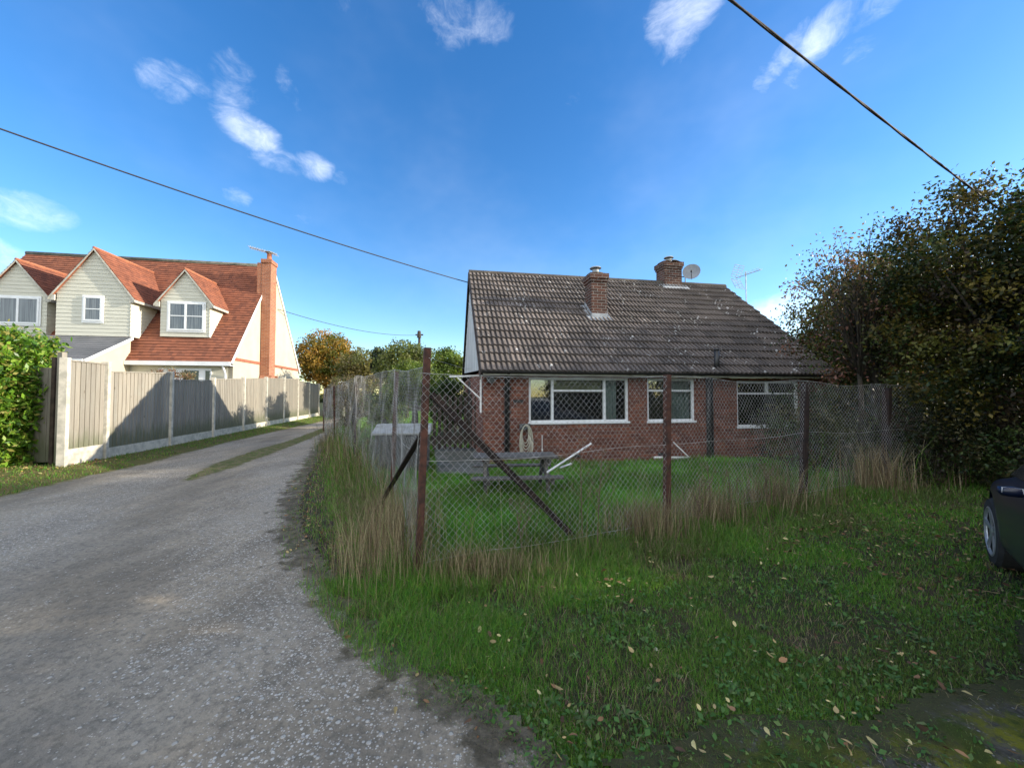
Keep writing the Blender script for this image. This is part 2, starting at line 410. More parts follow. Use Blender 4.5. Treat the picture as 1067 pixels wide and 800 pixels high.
def tree(name, label, cat, base, crown_c, r, ncl, per, cr, size, pal, w=None, group=None, mat='leaf', trunk_r=.12, shell=.45, aspect=.55, limbs=9, squarish=0, minz=.1, clumpvar=.45):
    base = Vector(base); root = empty(name, base, 0, label, cat, group)
    cl = np.array(crown_c)-np.array(base)
    P, ids, cc = clumps(cl, r, ncl, per, cr, .8, shell, squarish)
    keep = P[:, 2] > minz; P = P[keep]; ids = ids[keep]
    cv = palette(ncl, pal, w, clumpvar)
    cols = cv[ids]*R.uniform(.75, 1.25, (len(P), 1))
    leaves('crown', P, size, cols, mat, root, aspect)
    mb = MB(); top = Vector(cl)
    st = [Vector((0, 0, -.05)), Vector((top.x*.2+.03, top.y*.2, top.z*.35)), Vector((top.x*.6, top.y*.6, top.z*.7)), Vector(top)]
    mb.tube(st, [trunk_r*1.25, trunk_r, trunk_r*.7, trunk_r*.3], 8)
    for k in range(min(limbs, ncl)):
        e = Vector(cc[k]); f = random.uniform(.25, .8); s0 = st[1].lerp(st[3], f)
        m = s0.lerp(e, .5)+Vector((random.uniform(-.1, .1), random.uniform(-.1, .1), .12))
        mb.tube([s0, m, e], [trunk_r*.4, trunk_r*.22, trunk_r*.06], 5)
    mb.build('trunk', 'bark', root, True)
    return root

# ---------------------------------------------------------------- ground & lane
def poly_obj(name, pts, z, mat, inner=None):
    mb = MB(); mb.quad(*[(p[0], p[1], z) for p in pts]); o = mb.build(name, mat); o['kind'] = 'structure'; return o
def jag(pts, amp=.06, step=.25, closed=True):
    out = []
    n = len(pts)
    for i in range(n if closed else n-1):
        a = Vector((pts[i][0], pts[i][1])); b = Vector((pts[(i+1) % n][0], pts[(i+1) % n][1])); L = (b-a).length
        k = max(1, int(L/step)) if L < 25 else 1
        for j in range(k):
            p = a.lerp(b, j/k); A = amp if k > 1 else 0
            out.append((p.x+random.uniform(-A, A), p.y+random.uniform(-A, A)))
    return out
def g2(px, py): p = G(px, py); return (p.x, p.y)
laneR = [g2(*p) for p in ((640, 900), (545, 800), (500, 760), (440, 712), (385, 665), (345, 625), (318, 590), (302, 560), (300, 530), (312, 500), (327, 475), (337, 458), (347, 444), (353, 436))]
laneL = [g2(*p) for p in ((345, 437), (318, 443), (286, 450), (230, 463), (190, 473), (150, 484), (90, 497), (40, 509), (0, 519))]
laneP = [(7, -14), (4.5, -3), (1.6, .4)]+laneR+laneL+[(-12, 4.2), (-16, 2), (-16, -14)]
poly_obj('ground', [(-600, -300), (600, -300), (600, 900), (-600, 900)], 0, 'ground')

moss = [(1.2, .3), (.35, 1.55), (.62, 1.62), (1.0, 1.78), (1.5, 1.72), (2.0, 1.9), (2.6, 2.0), (3.2, 2.5), (3.6, 2.3), (3.4, .8), (3, -.5), (1.9, -.4)]

verge = laneL+[(-12, 4.2), (-14, 5.2), (-14, 9)]+[(-9.0, 7.4), (-9.2, 9.8), (-9.75, 12.1), (-10.7, 16.2), (-11.9, 21.0), (-12.9, 25.5)]

strip = [g2(*p) for p in ((195, 502), (214, 496), (240, 488.5), (280, 474), (318, 459.5), (342, 448.5), (338, 446.5), (302, 460), (264, 471), (230, 483), (207, 494))]

patio = [G(452, 466), G(500, 470), G(506, 497), G(455, 497)]
pb = MB(); pb.prism([(p.x, p.y, 0.0) for p in patio], (0, 0, .06)); tag(pb.build('patio', 'concrete_dark'), kind='structure')

def inpoly(P, poly):
    x, y = P[:, 0], P[:, 1]; c = np.zeros(len(P), bool); n = len(poly); j = n-1
    for i in range(n):
        xi, yi = poly[i][:2]; xj, yj = poly[j][:2]
        c ^= ((yi > y) != (yj > y)) & (x < (xj-xi)*(y-yi)/((yj-yi) or 1e-9)+xi); j = i
    return c
def dist_line(P, line):
    D = np.full(len(P), 1e9)
    for a, b in zip(line[:-1], line[1:]):
        a = np.array(a[:2]); b = np.array(b[:2]); ab = b-a; t = np.clip(((P-a)@ab)/(ab@ab), 0, 1)
        D = np.minimum(D, np.linalg.norm(P-(a+t[:, None]*ab), axis=1))
    return D
def gridpoly(name, poly, z, mat, cell, box, attrs, relief=0, grow=None):
    xs = np.arange(box[0], box[1], cell); ys = np.arange(box[2], box[3], cell)
    X, Y = np.meshgrid(xs, ys); Pg = np.stack([X.ravel(), Y.ravel()], 1); nx, ny = len(xs), len(ys)
    cx, cy = np.meshgrid(np.arange(nx-1), np.arange(ny-1)); a = (cy*nx+cx).ravel()
    C = Pg[a]+cell/2; k = inpoly(C, poly)
    if grow: k |= dist_line(C, grow) < .13
    a = a[k]
    k = np.ones(len(a), bool); a = a[k]
    Fq = np.stack([a, a+1, a+1+nx, a+nx], 1); used = np.unique(Fq); mp_ = -np.ones(nx*ny, int); mp_[used] = np.arange(len(used))
    Pu = Pg[used]; zz = np.full(len(Pu), z)
    if relief: zz = zz+relief*(lf(Pu*np.array([1, .25]), 3.1, 2)+.5*lf(Pu, 6.3, 1)+1.5)
    o = npmesh(name, np.concatenate([Pu, zz[:, None]], 1), mp_[Fq], mat, smooth=True)
    for nm, ln in attrs.items():
        at = o.data.attributes.new(nm, 'FLOAT', 'POINT'); d = dist_line(Pu, ln)
        if nm == 'edS': d = np.where(inpoly(Pu, ln), -.25, d)
        if nm == 'edR': d = np.where(inpoly(Pu, poly), d, -d)
        at.data.foreach_set('value', d.astype(np.float32))
    o['kind'] = 'structure'; return o
def lf(P, s, ph=0):
    x, y = P[:, 0]*s, P[:, 1]*s
    return (np.sin(x*1.7+y*.9+ph)+np.sin(x*-.8+y*2.1+1.3*ph+2)+np.sin(x*2.9-y*1.3+.7+ph)*.6+np.sin(x*.5+y*4.1+ph*2)*.5)/3.1
def blades(name, P, h, w, lean, cols, mat='grass', parent=None, z0=0.0):
    n = len(P); a = R.uniform(0, 2*np.pi, n); ld = np.stack([np.cos(a), np.sin(a)], 1)
    b = R.uniform(0, 2*np.pi, n); sd = np.stack([np.cos(b), np.sin(b)], 1)*(w[:, None]/2)
    ln = (lean*h)[:, None]*ld
    V = np.zeros((n, 5, 3)); V[:, 0, :2] = P-sd; V[:, 1, :2] = P+sd
    V[:, 2, :2] = P+ln*.3-sd*.8; V[:, 3, :2] = P+ln*.3+sd*.8; V[:, 4, :2] = P+ln
    z0 = np.zeros(n)+z0
    V[:, :2, 2] = z0[:, None]; V[:, 2:4, 2] = (z0+h*.55)[:, None]; V[:, 4, 2] = z0+h*np.sqrt(np.clip(1-lean**2*.5, .2, 1))
    base = np.arange(n)[:, None]*5
    F1 = base+np.array([[0, 1, 3]]); F2 = base+np.array([[0, 3, 2]]); F3 = base+np.array([[2, 3, 4]])
    return npmesh(name, V.reshape(-1, 3), np.concatenate([F1, F2, F3]), mat, parent, np.repeat(cols, 5, axis=0))

gridpoly('grass_verge', verge, .004, 'verge', .1, (-15, -5, 3.8, 26.5), {'edge': laneL}, 0)
_vo = bpy.data.objects['grass_verge']; _n = len(_vo.data.vertices); _c = np.empty(_n*3, np.float32); _vo.data.vertices.foreach_get('co', _c); _c = _c.reshape(-1, 3)
def bankz(Pq): return .11*np.clip(dist_line(Pq, laneL)/.9, 0, 1)
_c[:, 2] = .004+bankz(_c[:, :2].astype(float)); _vo.data.vertices.foreach_set('co', _c.ravel())
gridpoly('gravel_lane', laneP, .012, 'lane', .06, (-17, 8, -14.2, 26), {'edR': laneR, 'edL': laneL, 'edS': strip+[strip[0]]}, .010, laneR)
_o = []
for _i, _p in enumerate(laneR[2:13]):
    _a = Vector(laneR[_i+1]); _b = Vector(laneR[_i+3]); _d = (_b-_a).normalized(); _wd = .10+.34*min(1, _i/3); _o.append((_p[0]+_d.y*_wd, _p[1]-_d.x*_wd))
dirtP = laneR[2:13]+_o[::-1]
gridpoly('dirt_edge', dirtP, .016, 'dirt', .04, (-8, 1, 1.2, 16), {})
gridpoly('mossy_gravel', moss, .022, 'moss', .03, (.2, 4, -.6, 2.7), {'edge': moss+[moss[0]]}, .003)
def along_(line, n, spread):
    segs = [(np.array(a[:2]), np.array(b[:2])) for a, b in zip(line[:-1], line[1:])]
    L = np.array([np.linalg.norm(b-a)/max(.5, a[1]) for a, b in segs]); idx = R.choice(len(segs), n, p=L/L.sum())
    t = R.uniform(0, 1, n); A = np.array([q[0] for q in segs])[idx]; B = np.array([q[1] for q in segs])[idx]
    P = A+(B-A)*t[:, None]+R.normal(size=(n, 2))*spread; return P[lf(P, 4, 1)+.5*lf(P, 9, 3) > -.25]
# rusty chain link fence line
P1 = G(436, 603); P2 = G(697, 553); P3 = G(840, 520); P4 = G(927, 508); P45 = Vector((8.1, 6.6, 0))
P5 = G(408, 528); P6 = G(369, 487); P7 = G(349, 463)
P8 = Vector((-7.6, 15.6, 0))
fenceline = [P45, P4, P3, P2, P1, P5, P6, P7, P8]
garden = [(p.x, p.y) for p in fenceline]+[(-8.0, 30), (12, 30)]
GREEN = [(.085, .235, .026), (.125, .28, .032), (.06, .18, .024), (.18, .27, .042), (.10, .19, .045)]
DRY = [(.34, .27, .16), (.24, .18, .11), (.42, .35, .22), (.17, .12, .08)]

def samp(n, x0, x1, y0, y1, p=1.5):
    """uniform in X, denser nearer the path walked on"""
    u = R.uniform(0, 1, n); e = 1-p
    Y = (y0**e+u*(y1**e-y0**e))**(1/e); X = R.uniform(x0, x1, n)*1.0
    return np.stack([X, Y], 1)
def radial(n, r0, r1, a0, a1, p=1.2):
    u = R.uniform(0, 1, n); e = 2-p
    r = (r0**e+u*(r1**e-r0**e))**(1/e); a = R.uniform(rad(a0), rad(a1), n)
    return np.stack([r*np.sin(a), r*np.cos(a)], 1)
hx = [(-.7, 7.75), (8.0, 9.3), (6.6, 17), (-2, 15.4)]
P = radial(560000, 1.25, 11, -38, 62, 1.75)
ing = inpoly(P, garden); lane = inpoly(P, laneP); dl = dist_line(P, laneR); df = dist_line(P, [(p.x, p.y) for p in fenceline])
jl = dl+lf(P, 7)*.10
keep = (~lane & (jl > .02)) | (lane & (dl < .14) & (R.uniform(size=len(P)) < .35)); keep &= ~inpoly(P, hx)
dm = dist_line(P, moss+[moss[0]])
keep &= ~(inpoly(P, moss) & (R.uniform(size=len(P)) > .50+.35*(lf(P, 3.3) > .0)+.6*np.clip(1-dm/.16, 0, 1)))
keep &= ~(inpoly(P, [(p.x, p.y) for p in patio]))
# patchy wear in the foreground
wear = (lf(P, 1.9, 3)+.6*lf(P, 5.1, 1) > .0) & ~ing & (dl > .35)
keep &= ~(wear & (R.uniform(size=len(P)) > .22+.2*(lf(P, 8, 5) > 0)))
keep &= ~((dl < .42) & (R.uniform(size=len(P)) > np.clip(dl*1.1, .05, .4)) & (P[:, 1] > 3.0))
P = P[keep]; ing = ing[keep]; dl = dl[keep]; df = df[keep]
n = len(P); lush = np.clip((lf(P, 1.1, 5)+.3), 0, 1)
h = np.where(ing, R.uniform(.05, .18, n)*(.7+.9*lush), R.uniform(.014, .038, n)*(1+.9*lush))
side = (~ing) & (dl < .65) & (P[:, 1] > 2.0) & (P[:, 0] < .2); h = np.where(side, R.uniform(.03, .105, n)*np.clip(1.5-P[:, 1]*.12, .5, 1.1), h)
h = np.where((~ing) & (df < .9), np.maximum(h, R.uniform(.05, .16, n)*(1.3-df)), h)
dist = np.hypot(P[:, 0], P[:, 1]); w = R.uniform(.0022, .0045, n)*np.clip(dist/3.0, .8, 2.6)
cols = palette(n, GREEN, None, .3); mixn = np.clip(.5+.5*lf(P, .9, 2), 0, 1)[:, None]
cols = cols*(1-.25*mixn)+np.array([.09, .17, .03])*.25*mixn
cols = cols*np.array([1.15, 1.16, 1.15])
olive = (~ing & (dl > .6))[:, None]*np.clip(.2+.5*lf(P, 1.3, 7), 0, .7)[:, None]
cols = cols*(1-olive)+np.array([.115, .125, .05])*olive*R.uniform(.6, 1.3, (n, 1))
cols = np.where(ing[:, None], cols*np.array([.95, 1.25, .9]), cols)
gv = (.75+.45*np.clip(lf(P, 1.4, 4)+.5*lf(P, 4.3, 2), -1, 1))[:, None]; cols = np.where(ing[:, None], cols*gv+np.array([.03, .01, 0])*(1-gv).clip(0), cols)
dryp = np.where(ing, .10, .10+.18*(lf(P, 2.3, 8) > .3)); dryp = np.where((~ing) & (dl < 1.1) & (P[:, 1] > 3.6) & (P[:, 0] < 0), .45, dryp); isd = R.uniform(size=n) < dryp
cols[isd] = palette(isd.sum(), DRY, None, .3)*.75
o = blades('grass', P, h, w, R.uniform(.1, .95, n), cols); tag(o, kind='stuff', label='short green grass over the verge and fenced garden', cat='grass')

P = radial(15000, 1.25, 8, -20, 60, 1.7); P = P[~inpoly(P, laneP) & ~inpoly(P, garden) & (lf(P, 1.9, 3)+.6*lf(P, 5.1, 1) > -.1)]; n = len(P)
o = blades('dead_thatch', P, R.uniform(.03, .09, n), R.uniform(.0015, .003, n), R.uniform(.95, 1.35, n), palette(n, DRY, None, .35)*.7, 'dry'); tag(o, 'flattened dead grass thatch lying in the worn turf', 'grass', kind='stuff')
P = along_(laneR[1:12], 15000, .07); n = len(P); dd = P[:, 1]
o = blades('edge_grass', P, R.uniform(.015, .06, n), R.uniform(.002, .004, n), R.uniform(.3, 1.1, n), palette(n, GREEN+DRY[:2], None, .35)*.8); tag(o, 'ragged short grass creeping over the edge of the lane', 'grass', kind='stuff')
cs = radial(170, 1.45, 6.5, -18, 58, 1.5); cs = cs[~inpoly(cs, laneP) & ~inpoly(cs, garden)]
nr_ = 9; C_ = np.repeat(cs, nr_, 0); ag = np.tile(np.linspace(0, 6.28, nr_, endpoint=False), len(cs))+R.normal(size=len(C_))*.25; Lr = np.repeat(R.uniform(.022, .055, len(cs)), nr_)*R.uniform(.7, 1.2, len(C_))
dx_ = np.stack([np.cos(ag), np.sin(ag)], 1); sx2 = np.stack([-np.sin(ag), np.cos(ag)], 1); Vr = np.empty((len(C_), 6, 3)); wr = Lr*.16
for i_, (t_, w_2, z_) in enumerate(((0, 0, .01), (.35, .7, .35), (.75, 1.0, .42), (1, 0, .25), (.75, -1.0, .42), (.35, -.7, .35))):
    Vr[:, i_, :2] = C_+dx_*(Lr*t_)[:, None]+sx2*(wr*w_2)[:, None]; Vr[:, i_, 2] = .008+Lr*z_
o = npmesh('rosette_weeds', Vr.reshape(-1, 3), np.arange(len(C_)*6).reshape(-1, 6), 'grass', None, np.repeat(palette(len(C_), [(.08, .16, .05), (.11, .20, .06), (.16, .20, .08)], None, .25), 6, axis=0)); tag(o, 'flat rosettes of dandelion and dock leaves in the verge', 'weeds', kind='stuff')
# broadleaf weeds low in the turf
P = radial(26000, 1.3, 6.5, -20, 60, 1.6); k = ~inpoly(P, laneP) & ~(inpoly(P, moss) & (R.uniform(size=len(P)) > .45)) & (lf(P, 2.6, 4) > -.15) & ~inpoly(P, garden)
P = P[k]; n = len(P); V = np.concatenate([P, R.uniform(.012, .05, (n, 1))], 1)
o = leaves('lawn_weeds', V, R.uniform(.012, .034, n), palette(n, [(.08, .17, .04), (.06, .14, .035), (.13, .20, .06)], None, .3), 'grass', None, .6, 2.5)
tag(o, 'broad clover like weed leaves scattered through the short turf', 'weeds', kind='stuff')

# far garden grass and verges
def patch(name, poly, n, h0, h1, w, pal, label, pw=None, z0=.0, cond=None):
    a = np.array([p[:2] for p in poly]); lo, hi = a.min(0), a.max(0)
    P = R.uniform(lo, hi, (n, 2)); k = inpoly(P, poly)
    if cond is not None: k &= cond(P)
    P = P[k]; m = len(P)
    o = blades(name, P, R.uniform(h0, h1, m), np.full(m, w)*R.uniform(.6, 1.3, m), R.uniform(.1, .9, m), palette(m, pal, pw, .3), z0=z0(P) if callable(z0) else z0)
    tag(o, label, 'grass', kind='stuff'); return o
VG = GREEN+[(.20, .17, .06), (.16, .17, .04), (.28, .22, .11)]
patch('verge_grass', verge, 95000, .02, .065, .010, VG, 'patchy yellowing grass along the foot of the panel fence', cond=lambda P: (lf(P, 1.6, 1)+.35+np.where(dist_line(P, [(-9.0, 8), (-12.9, 26)]) < .7, 1, 0)) > 0, z0=bankz)
patch('strip_grass', strip, 14000, .015, .04, .010, VG, 'mossy green strip between the wheel tracks', cond=lambda P: lf(P, 2.2, 1) > -.35, z0=.01)
patch('back_lawn', [(-4.9, 11), (-2.6, 9.5), (-3.2, 34), (-11, 34), (-9, 22), (-7.2, 15.8)], 50000, .05, .16, .018, GREEN, 'sunlit lawn beyond the side gate')

# tall dry stems along the wire fence
def along(line, n, spread, y_w=None):
    segs = [(np.array(a[:2]), np.array(b[:2])) for a, b in zip(line[:-1], line[1:])]
    L = np.array([np.linalg.norm(b-a) for a, b in segs]); idx = R.choice(len(segs), n, p=L/L.sum())
    t = R.uniform(0, 1, n); A = np.array([s[0] for s in segs])[idx]; B = np.array([s[1] for s in segs])[idx]
    P = A+(B-A)*t[:, None]; return P+R.normal(size=(n, 2))*spread
line_xy = [(p.x, p.y) for p in fenceline]
P = np.concatenate([along(line_xy[0:5], 11500, .18), along(line_xy[4:8], 11000, .22)])
dens = lf(P, 2.4, 6)+.25*lf(P, 7, 2); k = dens+np.where(P[:, 0] < -.6, .1, 0) > R.uniform(-.6, .7, len(P)); P = P[k]; n = len(P)
sideq = (P[:, 0] < -.6)
h = R.uniform(.08, .36, n)*np.where(sideq, 1.5, np.where(P[:, 0] < 1.2, .75, 1.1))*(.45+1.0*np.clip(lf(P, 2.9, 9)+.3, 0, 1)); tall = R.uniform(size=n) < .06; h[tall] = R.uniform(.4, 1.05, tall.sum())
cols = palette(n, DRY+DRY+GREEN, None, .3)*.8
o = blades('dry_grass', P, h, R.uniform(.002, .0045, n)*np.clip(np.hypot(P[:, 0], P[:, 1])/3.5, 1, 2.5), R.uniform(.05, .55, n), cols, 'dry'); tag(o, 'straw coloured dead grass standing along the rusty wire fence', 'grass', kind='stuff')
# straw clump in front of corner post and lush tufts
def tuft(n, c, s, h0, h1, pal, name, label, lean=(.05, .5), w=(.002, .0045), mat='dry'):
    P = np.array(c[:2])+R.normal(size=(n, 2))*np.array(s)
    o = blades(name, P, R.uniform(h0, h1, n), R.uniform(*w, n), R.uniform(*lean, n), palette(n, pal, None, .3), mat)
    tag(o, label, 'grass', kind='stuff'); return o
tuft(1500, (-.72+.45, 3.12), (.28, .10), .10, .32, DRY+[(.09, .13, .03)], 'straw_tuft', 'cropped straw stubble beside the corner post')
tuft(1500, (-1.12, 3.6), (.18, .38), .2, .68, DRY, 'straw_tuft', 'tall pale straw clump left of the corner post', (.05, .35))
tuft(900, (1.35, 4.0), (.22, .1), .2, .5, DRY, 'straw_tuft', 'straw clump at the foot of the front brace', (.05, .35))
tuft(900, (2.2, 4.4), (.2, .1), .2, .55, DRY, 'straw_tuft', 'straw clump just right of the second post', (.05, .35))
tuft(520, (5.45, 5.85), (.22, .09), .3, .85, DRY, 'straw_tuft', 'tall bleached grass round the last fence post', (.05, .35), (.004, .008))
tuft(700, (3.3, 5.0), (.3, .12), .3, .7, DRY+[(.1, .06, .05)], 'straw_tuft', 'brown seeding weeds before the third post', (.05, .45))
# slim dead weed stalks
def stalk(px, py, h, label):
    b = G(px, py); root = empty('dead_weed', b, 0, label, 'weed', 'dead weed stalks by the wire fence')
    mb = MB(); x, y = random.uniform(-.08, .08), random.uniform(-.05, .05)
    tp = Vector((x, y, h)); mb.tube([(0, 0, 0), (x*.4, y*.4, h*.5), tp], [.005, .004, .002], 5)
    pts = []
    for k in range(11):
        f = .3+.06*k; s = Vector((x*f, y*f, h*f)); a = random.uniform(0, 6.28); l = .22*(1.15-f)
        e = s+Vector((math.cos(a)*l, math.sin(a)*l, l*1.3)); mb.tube([s, s.lerp(e, .5)+Vector((0, 0, -.01)), e], [.003, .002, .001], 4); pts += [s.lerp(e, q) for q in (.6, .8, .9, 1)]
    mb.build('stem', 'dead_stem', root)
    Pn = np.repeat(np.array([tuple(p) for p in pts]), 5, 0)+R.normal(size=(len(pts)*5, 3))*.015
    leaves('foliage', Pn, .014, palette(len(Pn), [(.22, .17, .12), (.14, .10, .08)]), 'dry', root, .7)  # dry seed heads on the side twigs
simple('dead_stem', (.20, .14, .09), (.12, .08, .06), 9, .9)
for a in ((607, 572, 1.15, 'tall thin dead weed stalk just right of the brace foot'), (622, 575, 1.0, 'second dead stalk standing right of the brace foot'), (742, 545, .7, 'bushy dead weed between the second and third posts'), (728, 560, .6, 'bushy dead weed nearest the second post'), (762, 540, .55, 'low brown dead weed left of the third post'), (800, 533, .6, 'seeding dead weed close to the third post'), (545, 580, .5, 'short dead stalk under the front brace')): stalk(*a)

# stones on the lane
def stones(name, n, region, smin, smax, mat, label, p=1.4, cond=None):
    P = region(n); 
    if cond is not None: P = P[cond(P)]
    n = len(P); s = smin*(smax/smin)**(R.uniform(0, 1, n)**1.8)
    base = np.array([[1, 0, 0], [.5, .87, 0], [-.5, .87, 0], [-1, 0, 0], [-.5, -.87, 0], [.5, -.87, 0], [.55, .3, .75], [-.45, .5, .7], [-.3, -.55, .72], [.4, -.45, .66]])
    a = R.uniform(0, 6.28, n); ca, sa = np.cos(a), np.sin(a)
    V = np.repeat(base[None], n, 0)*(1+R.normal(size=(n, 10, 1))*.14)
    V = V*np.stack([s*R.uniform(.7, 1.3, n), s*R.uniform(.5, 1, n), s*R.uniform(.35, .8, n)], 1)[:, None]
    X = V[..., 0]*ca[:, None]-V[..., 1]*sa[:, None]; Y = V[..., 0]*sa[:, None]+V[..., 1]*ca[:, None]
    V = np.stack([X+P[:, 0:1], Y+P[:, 1:2], V[..., 2]+.006], 2)
    T = np.array([[0, 1, 6], [1, 2, 7], [1, 7, 6], [2, 3, 7], [3, 8, 7], [3, 4, 8], [4, 5, 9], [4, 9, 8], [5, 0, 9], [0, 6, 9], [6, 7, 8], [6, 8, 9]])
    Fc = (np.arange(n)[:, None, None]*10+T[None]).reshape(-1, 3)
    pal = [(.66, .60, .49), (.44, .39, .30), (.34, .29, .22), (.76, .70, .59), (.42, .33, .23)] if mat == 'pebble' else [(.22, .20, .17), (.14, .125, .11), (.28, .24, .2)]
    o = npmesh(name, V.reshape(-1, 3), Fc, 'stone', None, np.repeat(palette(n, pal, None, .2), 10, axis=0)); tag(o, label, 'stones', kind='stuff')
inlane = lambda P: inpoly(P, laneP) & (dist_line(P, laneR) > .02)
stones('pale_gravel', 25000, lambda n: radial(n, 1.3, 11, -56, 20, 1.5), .004, .021, 'pebble', 'loose pale flint chips scattered over the lane', cond=lambda P: inlane(P) & (.5*lf(P*np.array([1, .45]), 2.6, 1)+.3*lf(P, 9, 2)+.55*np.cos(3.0*(dist_line(P, laneR)-.35)) > R.uniform(-.1, 1.5, len(P))))
stones('pale_gravel', 2800, lambda n: np.array([-.12, 1.75])+R.normal(size=(n, 2))*np.array([.38, .5]), .004, .014, 'pebble', 'white chippings gathered at the lane edge nearest the turf', cond=lambda P: inpoly(P, laneP))
stones('dark_gravel', 14000, lambda n: radial(n, 1.3, 9, -56, 20, 1.5), .003, .012, 'pebble_dark', 'small grey brown stones bedded in the lane', cond=inlane)
stones('moss_stones', 1200, lambda n: np.array([1.6, 1.5])+R.normal(size=(n, 2))*np.array([.8, .25]), .004, .016, 'pebble', 'grey chippings in the mossy corner of the verge', cond=lambda P: inpoly(P, moss))
stones('scattered_stone', 14, lambda n: np.array([.9, 1.9])+R.normal(size=(n, 2))*np.array([.9, .4]), .010, .02, 'pebble', 'few larger pale stones lying in the turf', cond=lambda P: ~inpoly(P, laneP))
# fallen leaves
def litter(name, P, size, pal, label, z=(.015, .05)):
    n = len(P); V = np.concatenate([P, R.uniform(*z, (n, 1))], 1)
    o = leaves6(name, V, np.asarray(size)*.85, palette(n, pal, None, .3)); tag(o, label, 'leaves', kind='stuff')
LP = [(.40, .30, .14), (.17, .09, .05), (.10, .06, .04), (.50, .42, .20), (.30, .17, .09)]
cs = radial(34, 1.5, 6.5, -8, 58, 1.4); P = np.concatenate([radial(170, 1.4, 7, -8, 60, 1.5), np.repeat(cs, 9, 0)+R.normal(size=(len(cs)*9, 2))*.10]); P = P[~inpoly(P, laneP) & ~inpoly(P, garden)]
litter('fallen_leaves', P, R.uniform(.025, .055, len(P)), LP, 'yellow and brown autumn leaves lying on the turf', (.04, .075))
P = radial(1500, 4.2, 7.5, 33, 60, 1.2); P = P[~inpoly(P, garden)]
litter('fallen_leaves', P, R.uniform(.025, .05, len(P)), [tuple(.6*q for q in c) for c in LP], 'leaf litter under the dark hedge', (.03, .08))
P = along([tuple(np.array(a_)*.5+np.array(b_)*.5) for a_, b_ in zip(laneR[2:13], _o)], 1500, .14); litter('fallen_leaves', P, R.uniform(.025, .055, len(P)), LP[:3]+[LP[4]], 'brown leaves blown along the lane edge', (.02, .04))
P = radial(45, 1.5, 6, -45, 5, 1.4); P = P[inlane(P)]; litter('fallen_leaves', P, R.uniform(.03, .05, len(P)), LP[1:3]+[LP[4]], 'few leaves lying out on the lane', (.014, .02))
P = R.uniform((-13, 5.2), (-8.2, 8.2), (1500, 2)); P = P[inpoly(P, verge)]; litter('fallen_leaves', P, R.uniform(.05, .09, len(P)), LP+[(.5, .35, .12)], 'leaves fallen before the laurel hedge', (.09, .15))

# ---------------------------------------------------------------- bungalow
TH = rad(10.15)
def local(root_xy):
    c, s = math.cos(TH), math.sin(TH); ox, oy = root_xy
    def toL(p): dx, dy = p[0]-ox, p[1]-oy; return Vector((c*dx+s*dy, -s*dx+c*dy, p[2]))
    def toW(p): return Vector((ox+c*p[0]-s*p[1], oy+s*p[0]+c*p[1], p[2]))
    def plane(px, py, P0, n):
        o = toL(CAM); r = ray(px, py); d = Vector((c*r.x+s*r.y, -s*r.x+c*r.y, r.z)); n = Vector(n)
        return o+d*((Vector(P0)-o).dot(n)/d.dot(n))
    return toL, toW, plane
def wall_open(mb, u0, u1, w0, w1, v0, v1, ops):
    us = sorted({u0, u1, *[x for o in ops for x in o[:2]]}); ws = sorted({w0, w1, *[x for o in ops for x in o[2:]]})
    for a, b in zip(us[:-1], us[1:]):
        col = [(c, d) for c, d in zip(ws[:-1], ws[1:]) if not any(o[0] <= a+1e-6 and b-1e-6 <= o[1] and o[2] <= c+1e-6 and d-1e-6 <= o[3] for o in ops)]
        runs = []
        for c, d in col:
            if runs and abs(runs[-1][1]-c) < 1e-6: runs[-1][1] = d
            else: runs.append([c, d])
        for c, d in runs: mb.box(a, b, v0, v1, c, d)
def window(parent, u0, u1, w0, w1, v, bars_v=(), bars_h=(), fw=.05, dep=.06, pane='glass', label=None, sill=True, curtains=()):
    """bars_v: (u, wlo, whi), bars_h: (w, ulo, uhi)"""
    mb = MB(); y0, y1 = v, v+dep
    mb.box(u0, u0+fw, y0, y1, w0, w1); mb.box(u1-fw, u1, y0, y1, w0, w1)
    mb.box(u0+fw, u1-fw, y0, y1, w0, w0+fw); mb.box(u0+fw, u1-fw, y0, y1, w1-fw, w1)
    for u, a, b in bars_v: mb.box(u-fw*.5, u+fw*.5, y0-.008, y1, a, b)
    for w, a, b in bars_h: mb.box(a, b, y0-.004, y1, w-fw*.42, w+fw*.42)
    if sill: mb.box(u0-.02, u1+.02, y0-.06, y0-.001, w0-.03, w0+.012)
    fr = mb.build('window', 'white_upvc', parent, bevel=.004)
    if label: fr['label'] = label
    p = MB(); ym = y0+dep*.6; p.box(u0+fw*.5, u1-fw*.5, ym, ym+.006, w0+fw*.5, w1-fw*.5); p.build('pane', pane, fr)
    for a, b, m in curtains:
        c = MB(); n = max(6, int((b-a)/.025)); pts = [(a+(b-a)*i/n, y1+.10+.018*math.sin(i*1.9)+.008*math.sin(i*.7)) for i in range(n+1)]
        for (xa, ya), (xb, yb) in zip(pts[:-1], pts[1:]): c.quad((xa, ya, w0-.05), (xb, yb, w0-.05), (xb, yb, w1+.02), (xa, ya, w1+.02))
        c.build('curtain', m, fr, True)
    return fr

